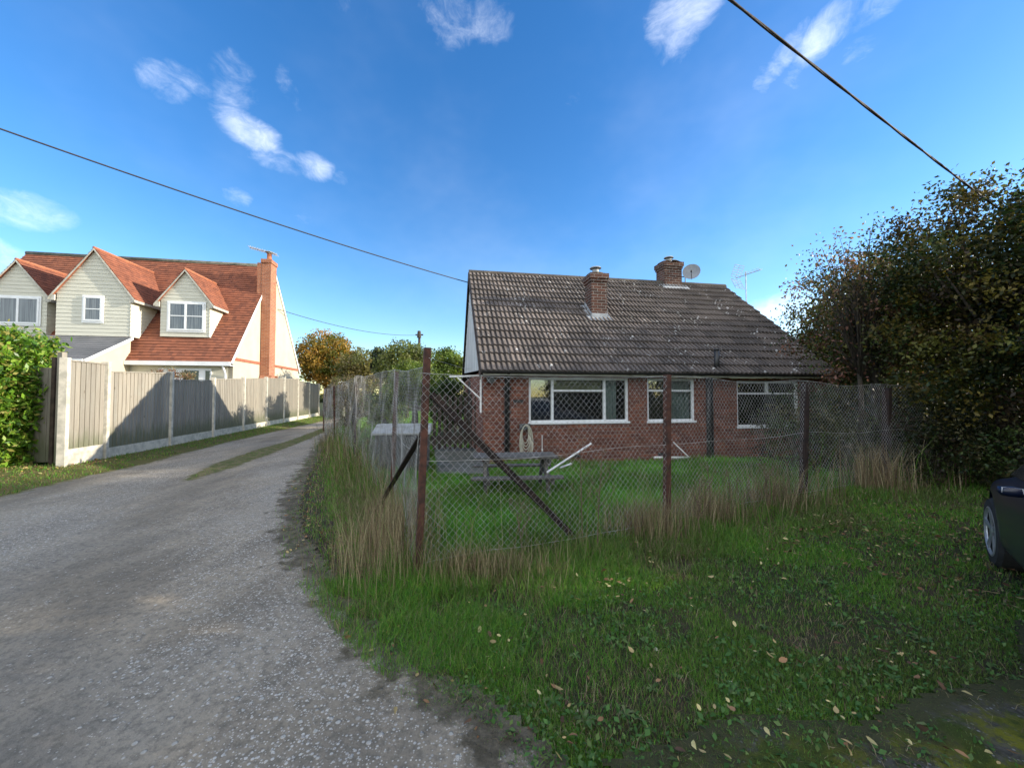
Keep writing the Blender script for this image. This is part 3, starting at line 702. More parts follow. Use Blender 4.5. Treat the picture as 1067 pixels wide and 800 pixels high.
BX, BY = AT(501, 386, 7.75).x, 7.75
toL, toW, plane = local((BX, BY))
bung = empty('bungalow', (BX, BY, 0), TH, 'red brick bungalow with lichened brown tiled roof behind the rusty wire fence', 'bungalow')
BL = 8.7; RV = 3.86; RZ = 5.16; EZ = 1.93; VW = .28; WD = 7.44; ZC = 1.86
def fw_(px, py, v=VW): p = plane(px, py, (0, v, 0), (0, 1, 0)); return p.x, p.z
def rect(x0, y0, x1, y1, v=VW):
    a = fw_(x0, (y0+y1)/2, v)[0]; b = fw_(x1, (y0+y1)/2, v)[0]; xm = (x0+x1)/2
    return a, b, fw_(xm, y1, v)[1], fw_(xm, y0, v)[1]
W1 = rect(551, 393.5, 655, 440); W2 = rect(674.5, 393.5, 724, 439); W3 = rect(768, 397, 832.5, 444.5)
wt = min(W1[3], 1.83)
W1, W2, W3 = [(w[0], w[1], w[2], min(w[3], 1.835)) for w in (W1, W2, W3)]
mb = MB(); wall_open(mb, .08, BL-.08, -.05, ZC, VW, VW+.24, [W1, W2, W3])
mb.build('wall', 'red_brick', bung)['label'] = 'front wall of dark red brick'
mb = MB(); mb.box(.08, .32, VW+.2405, WD-.0005, -.05, 1.98); mb.build('wall', 'red_brick', bung)['label'] = 'left gable end wall of red brick'
mb = MB(); mb.box(BL-.32, BL-.08, VW+.2405, WD-.0005, -.05, ZC); mb.build('wall', 'red_brick', bung)
mb = MB(); mb.box(.08, BL-.08, WD, WD+.24, -.05, ZC); mb.build('wall', 'red_brick', bung)
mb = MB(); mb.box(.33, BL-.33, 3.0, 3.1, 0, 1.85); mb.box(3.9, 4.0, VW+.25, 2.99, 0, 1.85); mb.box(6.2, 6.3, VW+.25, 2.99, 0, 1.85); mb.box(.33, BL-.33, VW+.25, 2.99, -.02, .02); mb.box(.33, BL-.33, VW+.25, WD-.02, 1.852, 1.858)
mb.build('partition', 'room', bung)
# gable walls
def gable(u0, u1, mat, label=None):
    mb = MB(); f = lambda v: EZ+(RZ-EZ)*v/RV-.09
    vs = [.30, RV, 2*RV-.30]
    prof = [(u0, .34, 2.0), (u0, 2*RV-.34, 2.36), (u0, 2*RV-.42, f(.42)), (u0, RV, f(RV)), (u0, .42, f(.42))]
    # simple pentagon: bottom edge steps up towards the back
    prof = [(u0, .36, 1.995), (u0, RV, 2.15), (u0, 2*RV-.55, 2.30), (u0, RV, f(RV)), (u0, .36, f(.36))]
    mb.prism(prof, (u1-u0, 0, 0))
    if label:
        for k in range(1, 34):
            v = .36+k*.21; zt = EZ+(RZ-EZ)*(1-abs(v-RV)/RV)-.12
            if v < 2*RV-.6 and zt > 2.35: mb.box(u0-.008, u0-.0005, v-.006, v+.006, 2.0+.05*v, zt)
    o = mb.build('gable_cladding', mat, bung)
    if label: o['label'] = label
gable(.055, .12, 'cladding_white', 'white boarded gable triangle facing the lane'); gable(BL-.12, BL-.055, 'cladding_white')
mb = MB(); mb.box(.068, .0795, 4.0, 5.0, 0, 1.9); mb.build('door', 'dark_wood', bung)
# tiled slopes with rolls
def rolled_slope(v_e, z_e, v_r, z_r, u0, u1, rows=16, pitch=.112):
    sl = math.hypot(v_r-v_e, z_r-z_e); dv, dz = (v_r-v_e)/sl, (z_r-z_e)/sl; nv, nz = -dz*(1 if v_r > v_e else -1), abs(dv)
    if v_r < v_e: nv = dz
    else: nv = -dz
    prof = [(0, -.014), (.05, .036), (.13, .044), (.35, .038), (.60, .026), (.84, .012), (.89, -.014)]
    us, hs = [], []
    k = 0; L = u1-u0; nr = int(L/pitch)
    for k in range(nr):
        for a, h in prof: us.append(u0+(k+a)*L/nr); hs.append(h)
    us.append(u1); hs.append(0); n = len(us); g = sl/rows
    V = []; UV = []; Fc = []
    rs = np.random.default_rng(5)
    for r in range(rows):
        s0 = r*g-.03; s1 = (r+1)*g+.02; t0 = .048; t1 = .004
        jit = rs.normal(size=n//21+2)*.0035
        i0 = len(V)
        for row, (s, th) in enumerate(((s0, -.012), (s0, t0), (s1, t1))):
            for j in range(n):
                tj = th+(hs[j] if row else 0)+(jit[j//21] if row else 0)
                V.append((us[j], v_e+dv*s+nv*tj, z_e+dz*s+nz*tj)); UV.append((us[j], r*g+.02 if row < 2 else (r+1)*g-.02))
        for row in range(2):
            for j in range(n-1):
                a = i0+row*n+j; Fc.append((a, a+1, a+1+n, a+n) if v_r > v_e else (a+n, a+1+n, a+1, a))
    mb = MB(); mb.v = V; mb.f = Fc; mb.uv = [[UV[i] for i in f] for f in Fc]
    return mb
roof_o = rolled_slope(0, EZ, RV, RZ, 0, BL).build('roof', 'concrete_tile', bung); roof_o['label'] = 'front roof slope of brown rolled tiles spotted with lichen'
rolled_slope(2*RV, EZ, RV, RZ, 0, BL).build('roof', 'concrete_tile', bung)
mb = MB(); mb.prism([(0.01, .02, EZ-.02), (0.01, RV, RZ-.02), (0.01, 2*RV-.02, EZ-.02), (0.01, 2*RV-.1, EZ-.06), (0.01, RV, RZ-.08), (0.01, .1, EZ-.06)], (BL-.02, 0, 0)); mb.build('roof_underlay', 'dark_wood', bung)
mb = MB()
for k in range(20):
    a = k*BL/20; pts = [(a, RV+math.cos(t)*.125, RZ-.025+math.sin(t)*.105) for t in np.linspace(-.25, math.pi+.25, 9)]
    b = a+BL/20-.008
    for p, q in zip(pts[:-1], pts[1:]): mb.quad(p, (b, p[1], p[2]), (b, q[1], q[2]), q)
mb.quad(*[(0, RV+math.cos(t)*.125, RZ-.025+math.sin(t)*.105) for t in np.linspace(-.25, math.pi+.25, 9)])
mb.build('ridge_tiles', 'ridge_tile', bung)
mb = MB()
for u in (-.02, BL+.001):
    mb = MB(); mb.prism([(u, 0, EZ-.03), (u, RV, RZ), (u, 2*RV, EZ-.03), (u, 2*RV-.02, EZ-.16), (u, RV, RZ-.15), (u, .02, EZ-.16)], (.019, 0, 0))
    mb.build('bargeboard', 'bargeboard', bung)
mb = MB(); mb.box(.05, BL-.05, .035, .06, ZC+.0, EZ-.03); mb.box(.05, BL-.05, .061, VW+.02, ZC+.002, ZC+.014); mb.build('fascia', 'painted_fascia', bung)
mb = MB(); mb.box(.05, BL-.05, 2*RV-.06, 2*RV-.035, ZC, EZ-.03); mb.build('fascia', 'painted_fascia', bung)
mb = MB()
ga = [(math.cos(t)*.038, math.sin(t)*.038) for t in np.linspace(math.pi, 2*math.pi, 8)]
for (a0, b0), (a1, b1) in zip(ga[:-1], ga[1:]):
    mb.quad((.02, -.02+a0, EZ+.012+b0), (BL-.02, -.02+a0, EZ+.012+b0), (BL-.02, -.02+a1, EZ+.012+b1), (.02, -.02+a1, EZ+.012+b1))
mb.build('gutter', 'black_plastic', bung)
def wv(px, w=W1): return fw_(px, 415)[0]
c1, c2 = wv(576), wv(630.5)
window(bung, W1[0], W1[1], W1[2], W1[3], VW+.03, bars_v=((c1, W1[2]+.05, W1[3]-.05), (c2, W1[2]+.05, W1[3]-.05)), bars_h=((fw_(600, 407)[1], c1+.02, c2-.02),),
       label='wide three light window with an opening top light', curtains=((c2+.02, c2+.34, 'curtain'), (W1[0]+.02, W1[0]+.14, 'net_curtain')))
bm_ = MB(); zt_ = fw_(600, 407)[1]; bm_.box(c1+.01, c2-.01, VW+.17, VW+.175, zt_-.04, W1[3]+.02); bm_.build('reflection_panel', 'reflection_panel', bung)  # yellow panel standing in for sunlit trees reflected in the top light
mid = (W2[0]+W2[1])/2
window(bung, W2[0], W2[1], W2[2], W2[3], VW+.03, bars_v=((mid, fw_(698, 407)[1], W2[3]-.05),), bars_h=((fw_(698, 407)[1], W2[0]+.05, W2[1]-.05),), label='middle window with two top lights', curtains=((W2[1]-.50, W2[1]-.02, 'curtain'),))
mid = (W3[0]+W3[1])/2
window(bung, W3[0], W3[1], W3[2], W3[3], VW+.03, bars_v=((mid, fw_(800, 410)[1], W3[3]-.05),), bars_h=((fw_(800, 410)[1], W3[0]+.05, W3[1]-.05),), label='right hand window with two top lights', curtains=((W3[1]-.60, W3[1]-.02, 'curtain'),))
# pipes
def pipe(px, y0, y1, r=.034, mat='black_plastic', name='downpipe', brk=True):
    u, z0 = fw_(px, y1); _, z1 = fw_(px, y0); mb = MB(); v = VW-.05
    mb.tube([(u, v, max(z0, .02)), (u, v, z1-.12), (u, VW-.2, z1), (u, VW-.24, z1+.03)], r, 10)
    for z in (.45, 1.1, 1.6): mb.box(u-r*1.5, u+r*1.5, v-.01, VW-.001, z-.02, z+.02)
    return mb.build(name, mat, bung, True)
pipe(528, 389, 478, .058); 
u, z = fw_(737, 480); mb = MB(); v = VW-.07; mb.tube([(u, v, .02), (u, v, 1.9)], .05, 12); mb.build('soil_pipe', 'black_plastic', bung, True)
pipe(741, 389, 480, .034)
def roofpt(px, py): n = Vector((0, -(RZ-EZ), RV)); return plane(px, py, (0, 0, EZ), n)
p = roofpt(747, 384); mb = MB(); mb.tube([(p.x, p.y, p.z-.1), (p.x, p.y, p.z+.42)], .055, 12); mb.tube([(p.x, p.y, p.z+.42), (p.x, p.y, p.z+.46)], .062, 12); mb.build('vent_pipe', 'black_plastic', bung, True)
u = fw_(511, 395)[0]; z = fw_(511, 395)[1]; mb = MB(); mb.box(u-.05, u+.05, VW-.03, VW-.001, z-.05, z+.05); mb.tube([(u, VW-.12, z-.01), (u, VW-.031, z-.01)], [.075, .085], 14); mb.build('wall_lamp', 'grey_box', bung)
# wall vents and meter bits
for px, py in ((540, 418), (690, 473), (600, 475)):
    mb = MB(); u, z = fw_(px, py); mb.box(u-.11, u+.11, VW-.006, VW-.0005, z-.035, z+.035); mb.build('air_brick', 'black_plastic', bung)
# clothes line bracket on the corner
mb = MB(); zb = 1.87; mb.bar((-.62, VW+.05, zb-.03), (.1, VW+.05, zb), .035); mb.bar((.03, VW+.05, zb-.02), (.03, VW+.05, zb-.78), .035); mb.bar((-.45, VW+.05, zb-.05), (.02, VW+.05, zb-.48), .028)
mb.build('line_bracket', 'white_paint', bung)
# chimneys
def chimney(p0, width, depth, zbase, ztop, corb=.05, label=None):
    u, v = p0; ch = MB(); ch.box(u-width/2, u+width/2, v, v+depth, zbase, ztop-.24)
    ch.box(u-width/2-corb*.5, u+width/2+corb*.5, v-corb*.5, v+depth+corb*.5, ztop-.24, ztop-.165)
    ch.box(u-width/2-corb, u+width/2+corb, v-corb, v+depth+corb, ztop-.165, ztop-.02)
    o = ch.build('chimney', 'chimney_brick', bung, bevel=.004)
    if label: o['label'] = label
    c = (u, v+depth/2, ztop-.02)
    m = MB(); m.lathe(c, [(width*.62, 0), (width*.5, .05), (.12, .08)], 4 if False else 14); m.build('flaunching', 'mossy_clay', o)
    m = MB(); m.lathe(c, [(.10, .0), (.085, .16), (.095, .17), (.07, .17)], 14); m.lathe((c[0], c[1], c[2]+.2), [(.0, .06), (.14, .03), (.16, 0), (.0, 0)], 14)
    m.box(c[0]-.09, c[0]-.08, c[1]-.005, c[1]+.005, c[2]+.15, c[2]+.21); m.box(c[0]+.08, c[0]+.09, c[1]-.005, c[1]+.005, c[2]+.15, c[2]+.21)
    m.build('chimney_pot', 'lead', o)
    return o
pa = roofpt(625, 333); pa0 = plane(616.5, 333, (0, pa.y, 0), (0, 1, 0)); pa1 = plane(632.5, 333, (0, pa.y, 0), (0, 1, 0)); zt = plane(625, 284, (0, pa.y, 0), (0, 1, 0)).z
wdt = pa1.x-pa0.x; uc = (pa0.x+pa1.x)/2
chimney((uc, pa.y), wdt, .48, pa.z-.25, zt, label='front chimney rising through the roof slope')
sl = (RZ-EZ)/RV
mb = MB(); zr = lambda v: EZ+sl*v+.055
mb.prism([(uc-wdt/2-.11, pa.y-.14, zr(pa.y-.14)), (uc+wdt/2+.11, pa.y-.14, zr(pa.y-.14)), (uc+wdt/2+.11, pa.y-.004, zr(pa.y)), (uc-wdt/2-.11, pa.y-.004, zr(pa.y))], (0, 0, .012))
mb.box(uc-wdt/2, uc+wdt/2, pa.y-.016, pa.y-.002, zr(pa.y), zr(pa.y)+.11)
for s in (-1, 1):
    ue = uc+s*wdt/2
    mb.prism([(ue+s*.002, pa.y, zr(pa.y)), (ue+s*.002, pa.y+.48, zr(pa.y+.48)), (ue+s*.002, pa.y+.48, zr(pa.y+.48)+.12), (ue+s*.002, pa.y, zr(pa.y)+.12)], (s*.012, 0, 0))
    mb.prism([(ue+s*.016, pa.y, zr(pa.y)), (ue+s*.13, pa.y, zr(pa.y)), (ue+s*.13, pa.y+.5, zr(pa.y+.5)), (ue+s*.016, pa.y+.5, zr(pa.y+.5))], (0, 0, .012))
mb.build('flashing', 'lead', bung)
vb = RV-.2; q0 = plane(692.5, 285, (0, vb, 0), (0, 1, 0)); q1 = plane(710.5, 285, (0, vb, 0), (0, 1, 0)); zt = plane(701, 272, (0, vb, 0), (0, 1, 0)).z
uc2 = (q0.x+q1.x)/2; w2 = q1.x-q0.x
chimney((uc2, vb), w2, .5, RZ-.4, zt, label='second chimney on the ridge beside the dish')
mb = MB(); mb.prism([(uc2-w2/2-.15, vb-.2, zr(vb-.2)+.01), (uc2+w2/2+.15, vb-.2, zr(vb-.2)+.01), (uc2+w2/2+.15, vb-.003, zr(vb)+.01), (uc2-w2/2-.15, vb-.003, zr(vb)+.01)], (0, 0, .014)); mb.build('flashing', 'lead', bung)
# satellite dish
dc = plane(720.5, 284, (0, vb-.1, 0), (0, 1, 0)); dcw = toW(dc)
dish = empty('satellite_dish', dcw, 0, 'round grey satellite dish mounted beside the ridge chimney', 'satellite dish')
n = 20; D = Vector((-.42, -.86, .28)).normalized(); X = D.cross(Vector((0, 0, 1))).normalized(); Yv = X.cross(D).normalized()
mb = MB(); rings = []
for r_ in (.02, .08, .15, .22, .27):
    rings.append([tuple(D*(.9*r_*r_)+X*math.cos(2*math.pi*j/n)*r_*1.0+Yv*math.sin(2*math.pi*j/n)*r_*1.03) for j in range(n)])
back = [[tuple(Vector(p)-D*.008) for p in r_] for r_ in rings]
for RR in (rings, back):
    for a, b in zip(RR[:-1], RR[1:]):
        for j in range(n): mb.quad(a[j], a[(j+1) % n], b[(j+1) % n], b[j])
for j in range(n): mb.quad(rings[-1][j], rings[-1][(j+1) % n], back[-1][(j+1) % n], back[-1][j])
mb.build('dish', 'dish_grey', dish, True)
cw = toW((uc2+w2/2, vb+.1, dc.z))-dcw
mb = MB(); lnb = D*.32-Yv*.13; mb.tube([tuple(-Yv*.26), tuple(lnb)], .009, 6); mb.tube([tuple(lnb), tuple(lnb-D*.07)], [.022, .03], 10); mb.build('feed_arm', 'black_plastic', dish)
mb = MB(); bk = cw+Vector((.16, -.02, 0)); mb.tube([tuple(-D*.01), tuple(-D*.12), tuple(bk+Vector((0, 0, 0)))], .018, 6); mb.tube([tuple(bk+Vector((0, 0, .1))), tuple(bk-Vector((0, 0, .3)))], .016, 6); mb.tube([tuple(bk-Vector((0, 0, .1))), tuple(cw-Vector((.02, 0, .1)))], .016, 6); mb.build('mount', 'black_plastic', dish)
# tv aerial
aw = AT(777, 283, 14.0); aer = empty('tv_aerial', (aw.x, aw.y, 0), 0, 'grid backed television aerial on a mast above the right gable', 'aerial')
mb = MB(); hz = aw.z; mb.tube([(0, 0, 2.2), (0, 0, hz)], .016, 6); mb.build('mast', 'galv', aer)
mb = MB(); dr = Vector((.60, -.80, .12)).normalized(); sdv = Vector((.90, .42, 0)).normalized()
bc = Vector((0, 0, hz-.12)); mb.tube([tuple(bc-dr*.35), tuple(bc+dr*.5)], .013, 6)
for k in range(9): c = bc+dr*(.0+.06*k); mb.tube([tuple(c-sdv*.13+Vector((0, 0, .06))), tuple(c), tuple(c+sdv*.13+Vector((0, 0, .06)))], .006, 5)
for s in (1, -1):
    for k in range(6):
        c = bc-dr*(.35-.03*k)+Vector((0, 0, s*(.05+.075*k))); mb.tube([tuple(c-sdv*.26), tuple(c+sdv*.26)], .009, 5)
    for q in (-.26, 0, .26):
        mb.tube([tuple(bc-dr*.35+sdv*q+Vector((0, 0, s*.05))), tuple(bc-dr*.2+sdv*q+Vector((0, 0, s*.43)))], .006, 5)
mb.build('antenna', 'galv', aer)
mb = MB(); g = toL((aw.x, aw.y, 2.6)); mb.build
ge = toW((BL-.06, g.y, 0)); mb.tube([(0, 0, 2.6), (ge.x-aw.x, ge.y-aw.y, 2.6)], .014, 6); mb.tube([(0, 0, 3.1), (ge.x-aw.x, ge.y-aw.y, 3.1)], .014, 6); mb.build('bracket', 'galv', aer)

# ---------------------------------------------------------------- left house
HX, HY = AT(243, 378, 17.5).x, 17.5
toL2, toW2, plane2 = local((HX, HY))
hs = empty('chalet_house', (HX, HY, 0), TH, 'cream house with orange tiled roof, three boarded gables and tall brick chimney', 'house')
def pf(px, py, v): q = plane2(px, py, (0, v, 0), (0, 1, 0)); return q
HE = 2.93; HV = 4.0; 
q = plane2(283, 278, (0, HV, 0), (0, 1, 0)); HRZ = q.z
HL = plane2(28, 266, (0, HV, 0), (0, 1, 0)).x
hs_sl = (HRZ-HE)/(HV+.3)
def hroof(v): return HE+hs_sl*(v+.3)
def stepped(mb, O, A, U, L, S_, gauge, th=.018):
    """courses on a plane: O origin at the eave, A unit along, U unit up-slope, N out"""
    O, A, U = Vector(O), Vector(A).normalized(), Vector(U).normalized(); N = A.cross(U)
    if N.z < 0: N = -N
    rows = max(1, round(S_/gauge)); g = S_/rows; nseg = max(1, int(L/1.2))
    rs = random.Random(3)
    offs = [[rs.uniform(-.004, .004) for _ in range(nseg+1)] for _ in range(rows)]
    for r in range(rows):
        for k in range(nseg):
            a0, a1 = L*k/nseg, L*(k+1)/nseg; o0, o1 = offs[r][k], offs[r][k+1]
            p = [O+A*a0+U*(r*g)+N*(th+o0), O+A*a1+U*(r*g)+N*(th+o1), O+A*a1+U*(r*g+g+.01)+N*.002, O+A*a0+U*(r*g+g+.01)+N*.002]
            mb.quad(*p, uv=[(a0, r*g+.02), (a1, r*g+.02), (a1, r*g+g-.02), (a0, r*g+g-.02)])
            q_ = [O+A*a0+U*(r*g), O+A*a1+U*(r*g), p[1], p[0]]; mb.quad(*q_, uv=[(a0, r*g+.02), (a1, r*g+.02), (a1, r*g+.03), (a0, r*g+.03)])
U1 = pf(137, 330, 0).x      # right side plane of the middle gable block
mb = MB(); sv = Vector((0, HV+.3, HRZ-HE)); stepped(mb, (HL, -.3, HE), (1, 0, 0), sv, -HL+.06, sv.length, .17, .03)
mb.build('roof', 'red_tile', hs)['label'] = 'steep main roof slope of red plain tiles'
mb = MB(); sv = Vector((0, -(HV+.3), HRZ-HE)); stepped(mb, (HL, 2*HV+.3, HE), (1, 0, 0), sv, -HL+.06, sv.length, .17, .03); mb.build('roof', 'red_tile', hs)
mb = MB(); mb.tube([(HL, HV, HRZ+.02), (.06, HV, HRZ+.02)], .11, 8); mb.build('ridge_tiles', 'concrete_dark', hs, True)
# walls
mb = MB(); ox0, ox1 = pf(183, 389, 0).x, pf(222, 389, 0).x
mb.box(U1, -.02, 0, .2, 0, HE+.25)
mb.build('wall', 'render_grey', hs) if 'render_grey' in MATS else (simple('render_grey', (.60, .58, .47), (.53, .51, .42), 2, .9), mb.build('wall', 'render_grey', hs))
zg = lambda v: HE+hs_sl*(v+.3)-.12
mb = MB(); mb.prism([(0, .0, 0), (0, 2*HV, 0), (0, 2*HV, HE+.1), (0, HV, zg(HV)), (0, 0, HE+.1)], (-.2, 0, 0)); mb.build('gable_wall', 'render_cream', hs)['label'] = 'sunlit cream end gable'
mb = MB(); mb.prism([(HL+.3, .2, 0), (HL+.3, 2*HV, 0), (HL+.3, 2*HV, HE), (HL+.3, HV, zg(HV)), (HL+.3, .2, HE)], (.2, 0, 0)); mb.box(HL+.3, -.2, 2*HV-.2, 2*HV-.01, 0, HE); mb.build('wall', 'render_grey', hs)
mb = MB()
for a, b in ((0, HV), (2*HV, HV)):
    s = 1 if b > a else -1
    mb.prism([(.012, a-s*.3, HE-.02), (.012, b, HRZ-.02), (.012, b, HRZ-.22), (.012, a-s*.16, HE-.06)], (.045, 0, 0))
mb.box(U1+.01, .04, -.36, -.30, HE-.16, HE+.02); mb.box(U1+.01, .04, -.295, -.001, HE-.16, HE-.13)
mb.build('fascia', 'white_upvc', hs)
zb = plane2(250, 374.5, (.02, 0, 0), (1, 0, 0)).z
mb = MB(); mb.box(.001, .03, .05, 2*HV-.1, zb-.09, zb+.05); mb.build('brick_band', 'brick_band', hs)
mb = MB(); mb.tube([(-.28, -.33, HE-.1), (-.28, -.1, HE-.45), (-.28, -.06, HE-.6), (-.28, -.06, .1)], .045, 8); mb.build('downpipe', 'white_upvc', hs, True)
# chimney
cv0, cv1 = 2.55, 3.25; cz = plane2(277, 270, (.25, cv0, 0), (0, 1, 0)).z
mb = MB(); mb.box(.035, .46, cv0, cv1, 1.7, cz-.2); mb.box(-.02, .50, cv0-.04, cv1+.04, cz-.2, cz); 
mb.box(-.2, .034, cv0+.01, cv1-.01, hroof(cv0)-.6, cz-.201)
ch = mb.build('chimney', 'orange_brick', hs)
mb = MB(); mb.box(.036, .62, cv0-.35, cv1+.35, 0, 1.95); mb.prism([(.036, cv0-.35, 1.951), (.62, cv0-.35, 1.951), (.46, cv0-.003, 2.45), (.036, cv0-.003, 2.45)], (0, .001, 0))
mb.prism([(.04, cv0-.35, 1.952), (.04, cv0-.004, 1.952), (.04, cv0-.004, 2.5)], (.56, 0, 0)); mb.prism([(.04, cv1+.35, 1.952), (.04, cv1+.004, 1.952), (.04, cv1+.004, 2.5)], (.56, 0, 0)); mb.build('chimney_base', 'orange_brick', ch)
mb = MB(); mb.lathe((.23, (cv0+cv1)/2, cz), [(.15, 0), (.16, .04), (.12, .06), (.11, .38), (.13, .40), (.0, .40)], 14); mb.build('chimney_pot', 'terracotta', ch, True)
mb = MB(); mb.lathe((.23, (cv0+cv1)/2, cz+.44), [(.0, .1), (.2, .05), (.2, .03), (.0, .03)], 14); mb.lathe((.23, (cv0+cv1)/2, cz+.4), [(.09, 0), (.09, .08)], 10); mb.build('cowl', 'lead', ch)
# boarded faces
def boards(mb, poly, v, gauge=.16, ops=(), th=.02):
    """poly: list of (u,z) convex; horizontal lap boards facing -v"""
    zs = [p[1] for p in poly]; z = min(zs)
    def width(z):
        xs = []
        for (a, b), (c, d) in zip(poly, poly[1:]+poly[:1]):
            if abs(b-d) < 1e-6: continue
            t = (z-b)/(d-b)
            if -1e-6 <= t <= 1+1e-6: xs.append(a+(c-a)*t)
        return (min(xs), max(xs)) if len(xs) > 1 else None
    while z < max(zs)-.03:
        z1 = min(z+gauge, max(zs)-.005); a = width(z+1e-4); b = width(z1)
        if a and b:
            mb.quad((a[0], v-th, z), (a[1], v-th, z), (b[1], v-.006, z1), (b[0], v-.006, z1)); mb.quad((a[0], v, z), (a[1], v, z), (a[1], v-th, z), (a[0], v-th, z))
        z = z1
def side_boards(mb, u, v0, v1, z0f, z1, gauge=.16, th=.02):
    z = z0f
    while z < z1-.02:
        zz = min(z+gauge, z1)
        mb.quad((u+th, v0, z), (u+th, v1, z), (u+.006, v1, zz), (u+.006, v0, zz)); mb.quad((u, v0, z), (u, v1, z), (u+th, v1, z), (u+th, v0, z)); z = zz
def frontgable(label, v, xl, xr, yb, ye, xa, ya, name='gable_dormer', win=None, depth=3.0, oh=.22, zb=None):
    A = pf(xl, ye, v); B = pf(xr, ye, v); T = pf(xa, ya, v); bz = zb if zb is not None else pf((xl+xr)/2, yb, v).z
    ez = (A.z+B.z)/2; uc = (A.x+B.x)/2; hw = (B.x-A.x)/2
    root = MB(); root.box(A.x, B.x, v, v+.1, bz, ez); root.prism([(A.x, v, ez+.001), (B.x, v, ez+.001), (uc, v, T.z-.1)], (0, .1, 0))
    root.box(B.x-.1, B.x, v+.101, v+depth, bz, ez); root.box(A.x, A.x+.1, v+.101, v+depth, bz, ez)
    o = root.build(name, 'weatherboard', hs); o['label'] = label
    mb = MB(); boards(mb, [(A.x, bz), (B.x, bz), (B.x, ez), (uc, T.z-.05), (A.x, ez)], v); side_boards(mb, B.x, v-.03, v+depth, bz, ez)
    mb.quad
    mb.build('weatherboarding', 'weatherboard', o)
    mb = MB()
    for s in (1, -1):
        up = Vector((-s*(hw+oh), 0, T.z-ez+(T.z-ez)/hw*oh)); O = (uc+s*(hw+oh), v-.12, ez-(T.z-ez)/hw*oh)
        stepped(mb, O, (0, 1, 0), up, depth+.12, up.length, .16, .02)
        mb.prism([(O[0], v-.12, O[2]-.01), (uc, v-.12, T.z-.01), (uc, v-.12, T.z-.06), (O[0]-s*.03, v-.12, O[2]-.06)], (0, depth, 0))
    mb.build('gable_roof', 'red_tile', o)
    mb = MB(); mb.tube([(uc, v-.12, T.z+.01), (uc, v+depth, T.z+.01)], .06, 8); mb.build('ridge_tiles', 'terracotta', o, True)
    mb = MB()
    for s in (1, -1):
        O0 = (uc+s*(hw+oh), ez-(T.z-ez)/hw*oh)
        mb.box(min(O0[0], O0[0]-s*.06), max(O0[0], O0[0]-s*.06), v-.12, v+depth*.9, O0[1]-.12, O0[1]-.012)
        mb.box(min(O0[0]-s*.07, uc+s*hw), max(O0[0]-s*.07, uc+s*hw), v-.118, v-.06, O0[1]-.14, O0[1]+.10)
        mb.prism([(O0[0], v-.135, O0[1]-.02), (uc, v-.135, T.z-.02), (uc, v-.135, T.z-.10), (O0[0], v-.135, O0[1]-.11)], (0, .014, 0))
    mb.build('fascia', 'painted_fascia', o)
    if win:
        x0, y0, x1, y1, bv, bh = win; a = pf(x0, y0, v); b = pf(x1, y1, v)
        mb = MB(); u0, u1, w0, w1 = a.x, b.x, b.z, a.z; f = .07; y = v-.075
        mb.box(u0-.06, u1+.06, v-.05, v-.031, w0-.08, w1+.06)
        for bx in ((u0, u0+f, w0, w1), (u1-f, u1, w0, w1), (u0+f, u1-f, w0, w0+f), (u0+f, u1-f, w1-f, w1)): mb.box(bx[0], bx[1], y, v-.051, bx[2], bx[3])
        for xb in bv: u = pf(xb, y0, v).x; mb.box(u-f*.6, u+f*.6, y-.004, v-.051, w0+f, w1-f)
        for yb_ in bh: z = pf(x0, yb_, v).z; mb.box(u0+f, u1-f, y-.001, v-.051, z-f*.3, z+f*.3)
        w = mb.build('window', 'white_upvc', hs)
        mb = MB(); mb.box(u0+f*.6, u1-f*.6, y+.012, v-.0515, w0+f*.6, w1-f*.6); mb.build('pane', 'curtained_pane', w)
    return o
frontgable('middle boarded gable, tallest of the three', 0, 59.5, 137, 350, 304, 97, 259, win=(88.5, 309, 107, 335, (), (322,)), depth=3.9)
frontgable('right hand dormer with a four pane window', .5, 168, 219, 351, 311, 193, 281, win=(176.5, 315, 213, 345, (194.5,), (329,)), depth=2.7)
frontgable('left boarded gable partly behind the laurel hedge', .4, -14, 50, 352, 304, 18.5, 271, win=(0, 309, 41.5, 338, (20.5,), ()), depth=3.4, zb=.1)
# projecting ground floor with slate lean-to
vf = -2.2; zt = pf(100, 350, 0).z; ze = pf(88, 374, vf).z
ul = U1-7.5
mb = MB(); mb.prism([(U1, vf+.12, 0), (U1, -.001, 0), (U1, -.001, zt-.1), (U1, vf+.12, ze-.08)], (-.2, 0, 0)); mb.build('side_wall', 'render_cream', hs)['label'] = 'sunlit cream side wall below the slate lean-to'
mb = MB(); mb.box(ul, U1-.201, vf+.12, vf+.3, 0, ze-.05); mb.build('wall', 'render_grey', hs)
mb = MB(); sv = Vector((0, -vf+.15, zt-ze)); stepped(mb, (ul, vf-.15, ze-.02), (1, 0, 0), sv, U1-ul+.1, sv.length, .22, .015); mb.build('lean_to_roof', 'slate_tile', hs)
mb = MB(); mb.prism([(U1+.101, vf-.15, ze-.03), (U1+.101, -.04, zt-.02), (U1+.101, -.04, zt-.14), (U1+.101, vf-.1, ze-.12)], (.03, 0, 0)); mb.box(ul, U1+.1, vf-.21, vf-.151, ze-.13, ze-.02); mb.build('fascia', 'white_upvc', hs)
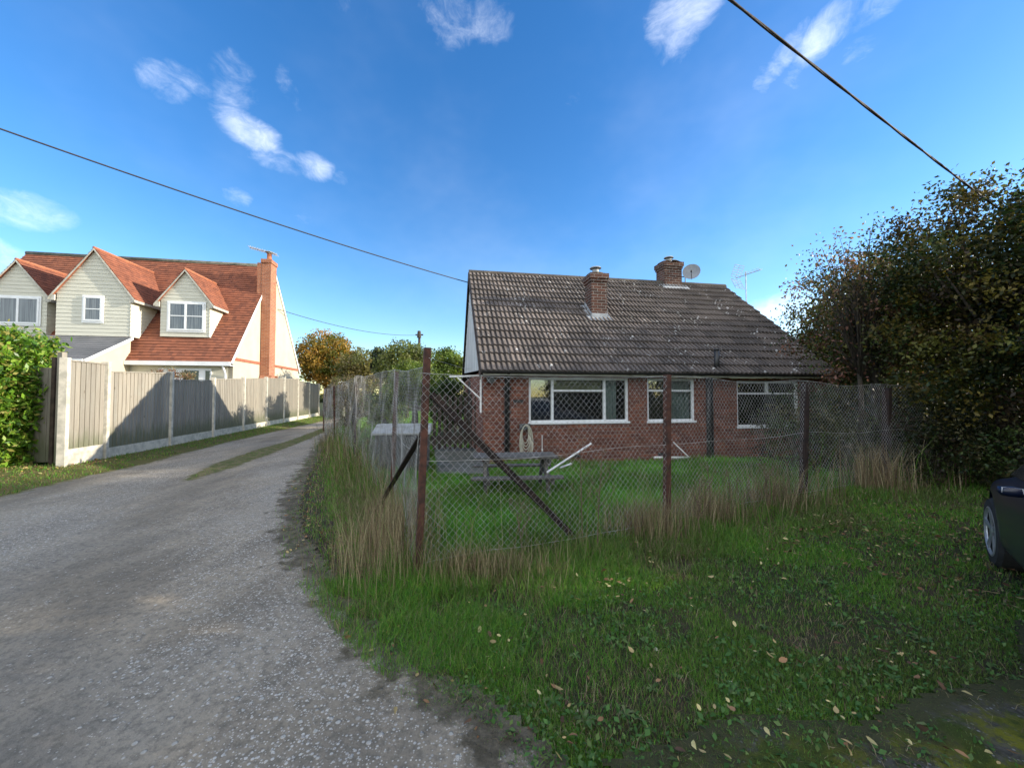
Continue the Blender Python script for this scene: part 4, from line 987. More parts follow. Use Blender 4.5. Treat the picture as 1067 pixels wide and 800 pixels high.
# back garden door / window unit on the ground floor
a = pf(166, 383.5, 0); b = pf(221, 383.5, 0)
mb = MB(); mb.box(a.x, b.x, -.06, -.001, .05, a.z); dr_ = mb.build('patio_door', 'white_upvc', hs)
c = pf(193, 386, 0); d = pf(208, 386, 0); e = pf(215, 386, 0); e2 = pf(219.5, 386, 0)
mb = MB(); mb.box(c.x, d.x, -.07, -.061, .2, c.z); mb.box(e.x, e2.x, -.07, -.061, .2, c.z); mb.build('pane', 'dark_pane', dr_)
# aerial on chimney
ap = toW2(Vector((.24, cv0+.2, cz))); ya = empty('tv_aerial', (ap.x, ap.y+.25, cz-.3), 0, 'thin yagi aerial strapped to the orange brick chimney', 'aerial')
mb = MB(); mb.tube([(0, 0, 0), (0, 0, .75)], .018, 6); mb.build('mast', 'galv', ya)
mb = MB(); b0 = Vector((.35, -.1, .66)); b1 = Vector((-.95, -.3, .98)); mb.tube([b0, b1], .02, 6)
for k in range(12): c_ = b0.lerp(b1, k/11); mb.tube([c_-Vector((.03, -.22, .02)), c_+Vector((.03, -.22, .02))], .012, 5); mb.tube([c_-Vector((0, 0, .09)), c_+Vector((0, 0, .09))], .011, 5)
mb.build('antenna', 'galv', ya)

# ---------------------------------------------------------------- panel fence on the left
FB = 4.9; Y0 = 11.2*.93; FZ = .10
def fpt(n): Y = Y0*(FB+n)/FB; x = 440-1286/(FB+n); X = (x-CX)/F*Y; return Vector((X, Y, FZ))
stops = [(-1.45, 2.18, 2.2), (-1, 2.03, 2.2), (0, 1.93, 2.12), (1, 2.06, 2.02), (2, 2.2, 2.16), (3, 2.28, 2.28), (4, 2.38, 2.36), (5, 2.30, 2.43), (6, 2.25, 2.30), (7, 2.15, 2.25)]
fr = empty('panel_fence', fpt(-1.45), 0, 'weathered closeboard panel fence with pale concrete posts along the lane', 'fence')
o0 = fpt(-1.45); fdir = (fpt(5)-fpt(0)).normalized(); fnorm = Vector((fdir.y, -fdir.x, 0))  # faces the lane (+x)
hts = {-1: (2.2, 2.2), 0: (2.03, 2.12), 1: (1.93, 2.0), 2: (2.05, 2.16), 3: (2.18, 2.27), 4: (2.29, 2.36), 5: (2.36, 2.43), 6: (2.33, 2.30), 7: (2.28, 2.25)}
hts = {k: (a*.93, b*.93) for k, (a, b) in hts.items()}
ns = [-1.45, -1, 0, 1, 2, 3, 4, 5, 6, 7]
for k, n_ in enumerate(ns):
    p = fpt(n_)-o0; h = max(hts.get(n_, (2.05, 2.05))[1], hts.get(ns[k+1], (0, 0))[0] if k+1 < len(ns) else 0)+.03
    if n_ == -1.45: h = 2.07
    mb = MB(); a = p-fdir*.055-fnorm*.06; b = p+fdir*.055-fnorm*.06; c = p+fdir*.04+fnorm*.065; d = p-fdir*.04+fnorm*.065
    mb.prism([a, b, c, d], (0, 0, h)); mb.build('post', 'concrete', fr, bevel=.006)
    if k+1 < len(ns):
        q = fpt(ns[k+1])-o0; L = (q-p).length; h0, h1 = hts[ns[k+1]]; gb = .32 if k == 0 else .22
        mb = MB(); s = .07; e = L-.07
        a = p+fdir*s; b = p+fdir*e
        mb.prism([a-fnorm*.02, b-fnorm*.02, b+fnorm*.03, a+fnorm*.03], (0, 0, gb)); mb.build('gravel_board', 'concrete', fr, bevel=.004)
        mb = MB(); nb = int((e-s)/.118); bw = (e-s)/nb; rr = random.Random(k)
        for j in range(nb):
            x0 = s+j*bw; x1 = x0+bw*1.12; f0 = h0+(h1-h0)*x0/L+rr.uniform(-.006, .006); dz = (h1-h0)/L*bw
            A = p+fdir*x0; B = p+fdir*min(x1, e)
            bt = gb+.003
            pr = [A+fnorm*.012, A+fnorm*.034, B+fnorm*.020, B+fnorm*.012]
            i0 = len(mb.v); mb.v += [tuple(v_+Vector((0, 0, bt))) for v_ in pr]+[tuple(v_+Vector((0, 0, f0-.04))) for v_ in pr]
            uvx = k*7+j*.118
            for ff in ((0, 1, 5, 4), (1, 2, 6, 5), (2, 3, 7, 6), (3, 0, 4, 7), (4, 5, 6, 7)):
                mb.f.append(tuple(i0+z for z in ff)); mb.uv.append([(uvx+(.01 if (z % 4) < 2 else .10), mb.v[i0+z][2]+j*.7) for z in ff])
        mb.build('panel', 'fence_wood', fr)
        mb = MB(); mb.v += []
        A = p+fdir*s; B = p+fdir*e
        mb.prism([A-fnorm*.01+Vector((0, 0, h0-.038)), A+fnorm*.045+Vector((0, 0, h0-.038)), A+fnorm*.045+Vector((0, 0, h0-.01)), A-fnorm*.01+Vector((0, 0, h0-.01))], (B-A)+Vector((0, 0, h1-h0))); mb.build('capping_rail', 'fence_wood', fr)
# gate beside hedge
gp = G(61, 484)*.93; gt = empty('wooden_gate', (gp.x, gp.y, .08), 0, 'tall brown timber gate half hidden behind the laurel hedge', 'gate')
mb = MB(); mb.box(-.045, .045, -.045, .045, -.1, 2.22); mb.build('gate_post', 'fence_wood', gt)
mb = MB()
for k in range(9): mb.box(-1.15+.118*k, -1.15+.118*k+.112, .05+.004*(k % 2), .072+.004*(k % 2), .06, 1.92)
mb.build('boards', 'fence_wood', gt)
mb = MB(); mb.box(-1.15, -.06, .078, .11, .4, .5); mb.box(-1.15, -.06, .078, .11, 1.6, 1.7); mb.box(-.17, -.10, -.03, .049, .0, 2.12); mb.build('frame', 'bargeboard', gt)
# pointed end board
ep = fpt(7)+Vector((.35, .4, 0)); pe = empty('garden_shed', (ep.x, ep.y+.3, 0), 0, 'small pale boarded shed with a pointed gable past the fence end', 'shed')
mb = MB(); mb.prism([(-.1, 0, 0), (.95, 0, 0), (.95, 0, 1.95), (.42, 0, 2.38), (-.1, 0, 1.95)], (0, 1.4, 0)); mb.build('walls', 'fence_wood', pe)
mb = MB(); mb.prism([(-.2, -.06, 1.90), (.42, -.06, 2.42), (1.05, -.06, 1.90), (1.05, -.06, 1.94), (.42, -.06, 2.47), (-.2, -.06, 1.94)], (0, 1.5, 0)); mb.build('roof', 'grey_lid', pe)

# ---------------------------------------------------------------- rusty chain link fence
cl = empty('chain_link_fence', P1, 0, 'sagging chain link fence on rusty angle iron posts round the garden', 'fence')
def angle_post(p, top, w=.055, mat='rust', name='post', label=None):
    p = p-P1; t = top-P1; mb = MB(); th = .007
    d = (t-p)
    f = Vector((.92, .38, 0)); g = Vector((-.38, .92, 0))
    mb.prism([p-f*w/2, p+f*w/2, p+f*w/2+g*th, p-f*w/2+g*th], d); mb.prism([p-f*w/2+g*(th+.0005), p-f*(w/2-th)+g*(th+.0005), p-f*(w/2-th)+g*w, p-f*w/2+g*w], d)
    o = mb.build(name, mat, cl)
    if label: o['label'] = label
top1 = AT(446, 362, P1.y+.02)
dn = Vector((0, 0, -.02))
angle_post(P1+dn, top1, .054, label='leaning corner post')
angle_post(P2+dn, AT(697.5, 390, P2.y), .06); angle_post(P3+dn, AT(842, 399, P3.y), .075, 'rust_dark'); angle_post(P4+dn, AT(928, 404, P4.y), .09, 'rust_dark')
angle_post(P5+dn, AT(413.5, 387, P5.y), .05); angle_post(P6+dn, AT(371, 398, P6.y+.1), .05, 'rust_dark'); angle_post(P7+dn, AT(348, 402, P7.y), .06)
angle_post(P8+dn, P8+Vector((0, 0, 1.75)), .05); angle_post(P45+dn, P45+Vector((0, 0, 1.6)), .05, 'rust_dark')
def brace(a, b, w=.05):
    a = a-P1; b = b-P1; mb = MB(); mb.bar(a, b, w, .009); mb.bar(a+Vector((0, .02, w*.4)), b+Vector((0, .02, w*.4)), .009, w); mb.build('brace', 'rust_dark', cl)
b1 = AT(449, 414, P1.y+.04); brace(b1, G(604, 566)+dn, .06)
b2 = AT(441, 450, P1.y+.05); brace(b2, G(388, 537)+dn, .05)
# mesh
def fence_mesh(line, tops, name, dx=.031, dy=.034, r=.0012):
    line = [Vector(p) for p in line]; V = []; Fc = []
    seg = [(b-a).length for a, b in zip(line[:-1], line[1:])]; tot = sum(seg); ncol = int(tot/dx); 
    cum = [0]
    for s_ in seg: cum.append(cum[-1]+s_)
    def pos(s, h):
        s = np.clip(s, 0, tot-1e-4); k = np.searchsorted(cum, s, side='right')-1; k = np.clip(k, 0, len(seg)-1)
        t = (s-np.array(cum)[k])/np.array(seg)[k]
        A = np.array([(p.x, p.y) for p in line]); xy = A[k]+(A[k+1]-A[k])*t[:, None]
        nrm = np.stack([-(A[k+1]-A[k])[:, 1], (A[k+1]-A[k])[:, 0]], 1)/np.array(seg)[k][:, None]
        T = np.array(tops); top = T[k]+(T[k+1]-T[k])*t - .035*np.sin(np.pi*t)**2
        z = .03+h*(top-.03)
        off = .020*np.sin(s*2.1+z*3)+.012*np.sin(s*5.3-z*4)+.006*np.sin(s*11+z*9)
        z = z+.010*np.sin(s*3.3+z*2)
        xy = xy+nrm*off[:, None]
        return np.concatenate([xy, z[:, None]], 1)
    rows = int(max(tops)/dy)
    j = np.arange(rows+1)
    allA = []; allB = []
    for c in range(ncol):
        ph = c % 2
        s = (c+((j+ph) % 2))*dx+R.normal(size=rows+1)*.0012
        p = pos(s, j/rows); allA.append(p[:-1]); allB.append(p[1:])
    A = np.concatenate(allA); B = np.concatenate(allB)
    d = unit(B-A); x = unit(np.cross(d, np.array([0, 0, 1.0]))); y = np.cross(d, x)
    n_ = len(A); V = np.empty((n_, 6, 3))
    for q_ in range(3):
        a_ = 2*math.pi*q_/3; o_ = (x*math.cos(a_)+y*math.sin(a_))*r; V[:, q_] = A+o_; V[:, 3+q_] = B+o_
    T = np.array([[0, 1, 4, 3], [1, 2, 5, 4], [2, 0, 3, 5]])
    Fc = (np.arange(n_)[:, None, None]*6+T[None]).reshape(-1, 4)
    V = V.reshape(-1, 3)-np.array(P1)
    npmesh(name, V, Fc, 'galv', cl)
    # straining wires
    for hh in (1.0, .55, .05):
        mb = MB(); m = 60*1; ss = np.linspace(0, tot-1e-3, 90); p = pos(ss, np.full(90, hh))-np.array(P1)
        mb.tube([tuple(q) for q in p], .0022, 5); mb.build('line_wire', 'galv', cl)
fence_mesh([P1, P2, P3, P4, P45], [1.63, 1.66, 1.65, 1.62, 1.6], 'mesh')
fence_mesh([P1, P5, P6, P7, P8], [1.68, 1.80, 1.84, 1.74, 1.7], 'mesh', dx=.031, dy=.034)
mb = MB(); a = Vector(AT(447, 373, P1.y))-P1; b = toW((.0, VW, 1.98))-P1; mb.tube([a, a.lerp(b, .5)-Vector((0, 0, .03)), b], .002, 5); mb.build('line_wire', 'galv', cl)

# ---------------------------------------------------------------- garden objects
pt = empty('picnic_table', (G(533, 530).x, 5.05, 0), rad(5), 'weathered grey timber picnic table with attached benches on the lawn', 'picnic table')
pt.location.x = AT(537, 475, 5.75).x; pt.location.y = 5.75; pt.scale = (1.0, .85, .78)
mb = MB()
for k in range(5): mb.box(-.62, .60, -.30+.125*k, -.30+.125*k+.112, .70, .735)
mb.build('table_top', 'grey_wood', pt, bevel=.004)
for y in (-.62, .50):
    mb = MB(); mb.box(-.64, .62, y, y+.10, .40, .435); mb.box(-.62, .63, y+.11, y+.20, .40, .435); mb.build('bench', 'grey_wood', pt, bevel=.004)
for x in (-.45, .43):
    for s in (-1, 1):
        mb = MB(); mb.bar((x, s*.12, .70), (x, s*.52, 0), .045, .09, up=(0, 1, 0)); mb.build('leg', 'grey_wood', pt)
    mb = MB(); mb.box(x+.024, x+.06, -.60, .66, .31, .398); mb.box(x+.024, x+.06, -.30, .30, .61, .698); mb.build('crossbar', 'grey_wood', pt)
mb = MB(); hp = AT(570, 492, 4.9); ht = AT(616, 462, 5.2); c = (hp+ht)/2
pl = MB(); pl.tube([hp-c, ht-c], .014, 8); o = pl.build('white_pole', 'white_paint'); o.location = c; tag(o, 'white pole leaning up across the end of the picnic table', 'pole')
hp = AT(584, 487, 5.1); ht = AT(594, 483.5, 5.25); c = (hp+ht)/2; pl = MB(); pl.tube([hp-c, ht-c], .012, 8); pl.tube([ht-c, ht-c+Vector((.02, 0, .01))], .018, 8); o = pl.build('short_rod', 'white_paint'); o.location = c; tag(o, 'short white rod with a knob resting on the picnic table end', 'rod')
a = toW((fw_(700.5, 460)[0], VW-.03, fw_(700.5, 460)[1])); b = toW((fw_(712, 489)[0], VW-.25, .06)); pl = MB(); c = b; pl.tube([a-c, b-c], .013, 8); o = pl.build('leaning_rod', 'white_paint'); o.location = c; tag(o, 'thin white rod propped against the brick wall', 'rod')
a = toW((fw_(675.5, 484)[0], VW-.25, .10)); b = toW((fw_(708, 487)[0], VW-.3, .08)); pl = MB(); c = (a+b)/2; pl.tube([a-c, b-c], .028, 8); o = pl.build('white_pipe', 'white_paint'); o.location = c; tag(o, 'white pipe lying along the foot of the wall', 'pipe')
# hose on standpipe
hu = fw_(546, 470)[0]; hb_ = toW((hu, VW-.1, 0)); hr = empty('hose_reel', hb_, TH, 'pale garden hose coiled over a wall bracket behind the picnic table', 'hose')
mb = MB(); mb.box(-.11, .11, -.05, .05, .74, .86); mb.box(-.03, .03, .051, .099, .76, .84); mb.build('bracket', 'grey_box', hr)
mb = MB()
for k in range(7):
    a_ = .07+.012*k; b_ = .18+.035*k; cz = .80-b_*.88; y = -.03-.014*(k % 3)
    mb.tube([(a_*math.cos(t)+.004*k, y, cz+b_*math.sin(t)) for t in np.linspace(0, 2*math.pi, 22)], .010, 6)
mb.tube([(.1, -.03, .3), (.14, -.06, .1), (.02, -.1, .03), (-.15, -.1, .03)], .010, 6); mb.build('coil', 'hose', hr, True)
u = fw_(564.5, 460)[0]; bw_ = toW((u, VW-.03, 0)); mb = MB(); mb.tube([(0, 0, 0), (0, 0, fw_(564.5, 453)[1])], .009, 6); mb.tube([(0, 0, .3), (0, -.03, .3)], .02, 6); o = mb.build('standpipe', 'white_paint'); o.location = bw_; tag(o, 'thin white standpipe on the wall just right of the hose', 'pipe')
# storage box
sb = G(414, 498); st_ = empty('storage_bunker', (sb.x, sb.y+.4, 0), rad(9), 'grey ribbed garden bunker with pale sloping lid behind the side fence', 'storage bunker')
mb = MB(); st_.scale = (1, 1, .88); mb.box(-.45, .45, -.4, .4, 0, .86)
for k in range(13): mb.box(-.44+.07*k, -.41+.07*k, -.415, -.401, .02, .84)
mb.build('body', 'grey_box', st_, bevel=.008)
mb = MB(); mb.prism([(-.5, -.46, .861), (-.5, .46, .861), (-.5, .46, 1.02), (-.5, .05, 1.04), (-.5, -.46, .90)], (1.0, 0, 0)); mb.build('lid', 'grey_lid', st_, bevel=.008)
# picket fence by the side gate
pk = empty('picket_fence', AT(472, 440, 9.8).xy.to_3d(), rad(10), 'dark picket fence closing the gap beside the bungalow', 'fence')
mb = MB()
for k in range(9): mb.box(-.5+.13*k, -.5+.13*k+.075, -.02, 0, .1, 1.45+.04*math.sin(k))
mb.build('pickets', 'dark_wood', pk)
for z_ in (.35, 1.1): mb = MB(); mb.box(-.55, .66, .001, .04, z_, z_+.08); mb.build('rail', 'dark_wood', pk)

# ---------------------------------------------------------------- cables
def cable(name, pts, r, label, mat='thin_cable', n=8):
    c = Vector(pts[0]); mb = MB(); mb.tube([Vector(p)-c for p in pts], r, n); o = mb.build(name, mat, None, True); o.location = c; tag(o, label, 'cable'); return o
def sag(a, b, s, n=24): return [a.lerp(b, t)-Vector((0, 0, 4*s*t*(1-t))) for t in np.linspace(0, 1, n)]
att = toW((-.02, RV-.05, RZ-.32)); far = AT(-60, 113, 5.6)
cable('overhead_cable', sag(att, far, .10), .014, 'thin black cable running from the bungalow gable up to the left')
c0 = AT(1030, 208, 5.6); c1 = AT(768, 0, 3.05); c2 = c1+(c1-c0)*.8
ln = sag(c0+(c0-c1)*.35, c2, .05, 40)
cc = MB(); base = Vector(ln[0]); 
dirv = (ln[-1]-ln[0]).normalized(); sx = dirv.orthogonal().normalized(); sy = dirv.cross(sx)
co = empty('overhead_service_cable', base, 0, 'thick twisted brown overhead cable crossing the sky into the right hand trees', 'cable')
for ph in (0, math.pi):
    pts = []
    for i in range(200):
        t = i/199; j_ = t*(len(ln)-1); k = min(int(j_), len(ln)-2); p = ln[k].lerp(ln[k+1], j_-k); a_ = t*45+ph
        pts.append(p+sx*math.cos(a_)*.004+sy*math.sin(a_)*.004-base)
    mb = MB(); mb.tube(pts, .0095, 8); mb.build('strand', 'cable', co, True)
# distant pole and its wire
pp = AT(437, 346, 40); up_ = empty('utility_pole', (pp.x, 40, 0), 0, 'distant dark wooden utility pole rising above the garden trees', 'utility pole')
mb = MB(); mb.tube([(0, 0, 0), (0, 0, pp.z)], [.17, .12], 10); mb.build('shaft', 'dark_wood', up_, True)
mb = MB(); mb.tube([(0, -.1, pp.z-.6), (0, -.1, pp.z+.1)], [.22, .16], 10); mb.box(-.4, .4, -.06, .06, pp.z-.35, pp.z-.22); mb.build('fitting', 'dark_wood', up_)
cable('telephone_wire', sag(toW2((.05, 4.6, 6.4)), Vector((pp.x, 40, pp.z-.3)), .5), .018, 'faint wire from the cream gable to the distant pole')

# ---------------------------------------------------------------- car
wh = G(1034, 589); fa = rad(47.7); fwd = Vector((math.cos(fa), math.sin(fa), 0)); left = Vector((-fwd.y, fwd.x, 0))
wc = Vector((wh.x, wh.y, .33))
HWD = .90; car_c = wc-fwd*1.35*.88-left*(HWD-.01)*.88
car = empty('parked_car', (car_c.x, car_c.y, 0), fa, 'dark navy car with silver alloy wheels parked under the hedge at the right edge', 'car'); car.scale = (.88, .88, .88)
# local: +x forward, +y left
st = [ # x, halfwidth sill, z sill, halfwidth belt, z belt, halfwidth roof, z roof
 (-2.12, .62, .40, .66, .80, .60, .86), (-2.0, .76, .30, .80, .90, .66, 1.02), (-1.6, .85, .22, .88, .95, .66, 1.28), (-.9, .88, .20, .90, .95, .62, 1.46),
 (-.1, .88, .20, .90, .94, .62, 1.48), (.45, .88, .20, .90, .93, .60, 1.38), (.95, .88, .20, .90, .91, .66, 1.00), (1.3, .88, .20, .89, .86, .62, .92),
 (1.75, .82, .24, .84, .78, .58, .84), (2.0, .66, .30, .70, .70, .50, .76), (2.12, .45, .36, .50, .60, .36, .66)]
rings = []
for x, a, zs, b, zb_, c, zr_ in st:
    h = [(a, zs), (a+.02, zs+.12), (b+.01, (zs+zb_)/2+.05), (b, zb_-.06), (b-.05, zb_+.01), (c+.03, zr_-.05), (c-.1, zr_-.005), (0, zr_+.02)]
    rings.append([(x, -p, q) for p, q in h[:-1]]+[(x, 0, h[-1][1])]+[(x, p, q) for p, q in reversed(h[:-1])])
mb = MB()
for A, B in zip(rings[:-1], rings[1:]):
    for j in range(len(A)-1): mb.quad(A[j], B[j], B[j+1], A[j+1])
    mb.quad(A[0], A[-1], B[-1], B[0])
mb.quad(*rings[0][::-1]); mb.quad(*rings[-1])
bo = mb.build('body', 'car_paint', car, True)
# merge for smoothness
import bmesh
bm = bmesh.new(); bm.from_mesh(bo.data); bmesh.ops.remove_doubles(bm, verts=bm.verts, dist=.0005); bmesh.ops.recalc_face_normals(bm, faces=bm.faces); bm.to_mesh(bo.data); bm.free()
bo.data.polygons.foreach_set('use_smooth', [True]*len(bo.data.polygons))
sd_ = bo.modifiers.new('sub', 'SUBSURF'); sd_.levels = 2; sd_.render_levels = 2
mc_ = MB()
for x_ in (1.35, -1.3):
    for s_ in (1, -1): mc_.tube([(x_, s_*.63, .34), (x_, s_*1.2, .34)], .375, 36)
cut = mc_.build('wheel_cut', 'black_plastic', car); bl_ = bo.modifiers.new('arch', 'BOOLEAN'); bl_.object = cut; bl_.solver = 'EXACT'; bl_.operation = 'DIFFERENCE'
bpy.context.view_layer.update(); dg = bpy.context.evaluated_depsgraph_get(); nm_ = bpy.data.meshes.new_from_object(bo.evaluated_get(dg)); bo.modifiers.clear(); bo.data = nm_
bpy.data.objects.remove(cut)
for s in (1, -1):
    mb = MB(); w_ = [(.80, .955), (.38, .98), (.38, 1.34), (.50, 1.30)]
    mb.quad((.82, s*.852, .965), (-.95, s*.868, .99), (-.95, s*.70, 1.36), (.40, s*.685, 1.34), (.55, s*.70, 1.25)); mb.build('side_window', 'car_glass', car)
    mm = .5
    for q_ in np.linspace(0, 1.3, 131):
        pw = car_c+fwd*q_*.88+left*.99*.88
        if CX+F*pw.x/pw.y >= 1066 or q_ == 0: mm = q_
    mb = MB(); mb.lathe((0, 0, 0), [(.0, -.09), (.06, -.085), (.085, -.03), (.08, .04), (.0, .06)], 12); o = mb.build('door_mirror', 'car_paint', car, True); o.location = (mm, s*.99, .95); o.scale = (.5, .85, .5); g_ = MB(); g_.box(-.058, -.046, -.06, .06, -.035, .045); g_ = g_.build('mirror_glass', 'lamp_lens', o)
    mb = MB(); mb.box(1.72, 2.0, s*.60-.1, s*.60+.12, .58, .70); mb.build('headlight', 'lamp_lens', car, bevel=.04)
    for x in (1.35, -1.3):
        mb = MB(); y0 = s*.885
        mb.tube([(x, s*.58, .33), (x, s*.62, .33)], .36, 28); mb.build('wheel_arch', 'black_plastic', car)
        w = MB(); prof = [(.215, .0), (.24, .004), (.30, -.0), (.325, -.03), (.325, -.17), (.2, -.2)]
        def ring(m, prof, yb):
            n = 32
            for (r0, d0), (r1, d1) in zip(prof[:-1], prof[1:]):
                for j in range(n):
                    t0, t1 = 2*math.pi*j/n, 2*math.pi*(j+1)/n; f_ = lambda r, d, t: (x+r*math.cos(t), yb+s*d, .33+r*math.sin(t))
                    m.quad(f_(r0, d0, t0), f_(r0, d0, t1), f_(r1, d1, t1), f_(r1, d1, t0))
        yb = s*.895; ring(w, prof, yb); wo = w.build('wheel', 'tyre', car, True)
        m = MB(); ring(m, [(.235, .003), (.222, .008), (.208, -.005), (.206, -.012)], yb); bd_ = MB(); ring(bd_, [(.205, -.012), (.204, -.071), (.13, -.072), (.0, -.074)], yb); bd_.build('dark_backing', 'black_plastic', wo)  # black disc and barrel: shade behind the spokes put in as colour
        for q_ in range(5):
            for dq in (-.10, .10):
                t = 2*math.pi*q_/5+.3+dq
                p0 = Vector((x+.04*math.cos(t), yb-s*.012, .33+.04*math.sin(t))); p1 = Vector((x+.212*math.cos(t), yb-s*.002, .33+.212*math.sin(t))); m.bar(p0, p1, .017, .012, up=(0, 1, 0))
        m.tube([(x, yb-s*.03, .33), (x, yb-s*.002, .33)], .05, 12); m.build('rim', 'alloy', wo)
mb = MB(); mb.quad((.5, -.60, 1.34), (.98, -.70, .985), (.98, .70, .985), (.5, .60, 1.34)); o = mb.build('windscreen', 'car_glass', car); o.location = (.02, 0, .02)

# ---------------------------------------------------------------- vegetation
# laurel hedge left
hb0 = Vector((-11.1, 7.3, 0)); he = empty('laurel_hedge', hb0, 0, 'bright green laurel hedge in full sun at the left edge', 'hedge')
P, ids, cc = clumps((0, 0, 1.4), (1.8, .95, 1.38), 1700, 46, .10, 1, .26, .8)
P2_, _, _ = clumps((0, 0, .65), (1.75, .95, .8), 700, 46, .10, 1, .26, .8); P = np.concatenate([P, P2_]); P = P[(P[:, 2] > .03)]; n = len(P)
leaves('foliage', P, R.uniform(.09, .15, n), palette(n, [(.12, .24, .022), (.17, .31, .028), (.06, .14, .018), (.23, .33, .045), (.09, .19, .022), (.26, .24, .06)], None, .2), 'glossy_leaf', he, .4, .3)
mb = MB()
for k in range(10): x = -1.8+.4*k; mb.tube([(x*.8, random.uniform(0, .4), 0), (x*.8+random.uniform(-.2, .2), 0, 1.2), (x+random.uniform(-.4, .4), random.uniform(-.4, .4), 2.4)], [.04, .03, .01], 6)
mb.build('stems', 'bark', he)

AUT = [(.10, .10, .02), (.13, .11, .02), (.035, .055, .014), (.05, .06, .016), (.085, .06, .018), (.03, .045, .014), (.11, .055, .03), (.12, .09, .02)]
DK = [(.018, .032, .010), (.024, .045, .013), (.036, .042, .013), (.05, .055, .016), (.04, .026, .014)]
tree('hedgerow_tree', 'brown and olive autumn tree crowding the right end of the bungalow roof', 'tree', (6.9, 7.4, 0), (6.85, 7.2, 2.95), (1.5, 1.3, 1.55), 190, 60, .17, .062, AUT+[(.26, .12, .09)], [.12, .12, .12, .12, .12, .08, .12, .08, .12], 'hedgerow trees on the right', trunk_r=.07, shell=.6, limbs=60)
tree('autumn_sapling', 'sparse sapling with pinkish leaves against the sky above the bungalow end', 'tree', (6.2, 6.9, 0), (6.05, 6.7, 3.4), (1.0, .7, 1.1), 95, 20, .15, .055, [(.24, .12, .08), (.14, .08, .03), (.08, .08, .025), (.05, .05, .02)], None, None, trunk_r=.04, shell=.75, limbs=95)
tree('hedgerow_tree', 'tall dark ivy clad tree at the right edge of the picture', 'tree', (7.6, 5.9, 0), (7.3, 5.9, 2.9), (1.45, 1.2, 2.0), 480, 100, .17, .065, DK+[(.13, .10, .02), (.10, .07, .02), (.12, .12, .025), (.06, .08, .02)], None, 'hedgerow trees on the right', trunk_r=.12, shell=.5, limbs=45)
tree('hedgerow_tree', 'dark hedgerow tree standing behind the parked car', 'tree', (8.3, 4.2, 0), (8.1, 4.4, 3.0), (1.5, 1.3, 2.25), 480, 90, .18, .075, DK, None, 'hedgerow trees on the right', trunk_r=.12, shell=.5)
tree('hedgerow_tree', 'yellowing hedgerow tree between the bungalow end and the ivy tree', 'tree', (9.1, 9.2, 0), (9.2, 9.7, 2.75), (1.5, 2.4, 2.2), 600, 80, .22, .10, AUT, None, 'hedgerow trees on the right', trunk_r=.1, shell=.5)
tree('yellow_shrub', 'sunlit golden shrub showing past the bungalow roof end', 'shrub', (10.0, 13.0, 0), (10.0, 13.0, 1.9), (1.6, 1.3, 1.4), 120, 60, .2, .09, [(.24, .17, .03), (.16, .15, .03), (.10, .12, .02)], None, None, trunk_r=.06)
# undergrowth below the trees
for i, (x, y, rx, h_, lb) in enumerate(((5.6, 7.2, 1.0, 1.5, 'dark ivy bush behind the last fence post'), (7.0, 6.4, 1.0, 1.3, 'bramble bush at the foot of the ivy clad tree'), (7.4, 5.0, .9, 1.35, 'dark bramble bush in the shade left of the car'), (7.5, 3.6, .9, 1.4, 'bramble bush beyond the car bonnet'), (8.4, 7.6, 1.1, 2.0, 'shaded bush under the autumn tree'))):
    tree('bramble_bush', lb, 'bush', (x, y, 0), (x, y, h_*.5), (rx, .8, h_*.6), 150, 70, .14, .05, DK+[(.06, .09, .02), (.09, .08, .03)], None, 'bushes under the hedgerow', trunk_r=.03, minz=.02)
he2 = empty('field_hedge', (11.2, 7.0, 0), 0, 'dense dark field hedge filling the gaps behind the hedgerow trees', 'hedge')
P, ids, cc = clumps((0, 0, 1.3), (.9, 6.0, 1.35), 900, 36, .2, 1, .5, .75); P = P[P[:, 2] > .02]
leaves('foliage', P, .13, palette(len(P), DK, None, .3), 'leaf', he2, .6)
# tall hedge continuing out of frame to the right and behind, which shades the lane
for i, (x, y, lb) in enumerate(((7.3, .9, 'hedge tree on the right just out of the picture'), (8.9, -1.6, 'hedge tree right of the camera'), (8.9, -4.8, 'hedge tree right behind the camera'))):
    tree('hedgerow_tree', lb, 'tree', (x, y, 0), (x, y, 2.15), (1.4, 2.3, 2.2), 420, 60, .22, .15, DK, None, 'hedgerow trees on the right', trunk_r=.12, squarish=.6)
for i, (x, y, lb) in enumerate(((-9, -9, 'sunlit tree across the lane behind the camera'), (-3.5, -10, 'rounded tree behind the camera'), (2.5, -10.5, 'broad tree behind the camera beside the drive'))):
    tree('roadside_tree', lb, 'tree', (x, y, 0), (x, y, 2.6), (2.6, 1.5, 2.4), 220, 50, .3, .14, [(.12, .15, .03), (.20, .17, .04), (.08, .12, .02)], None, 'trees behind the camera', trunk_r=.14)
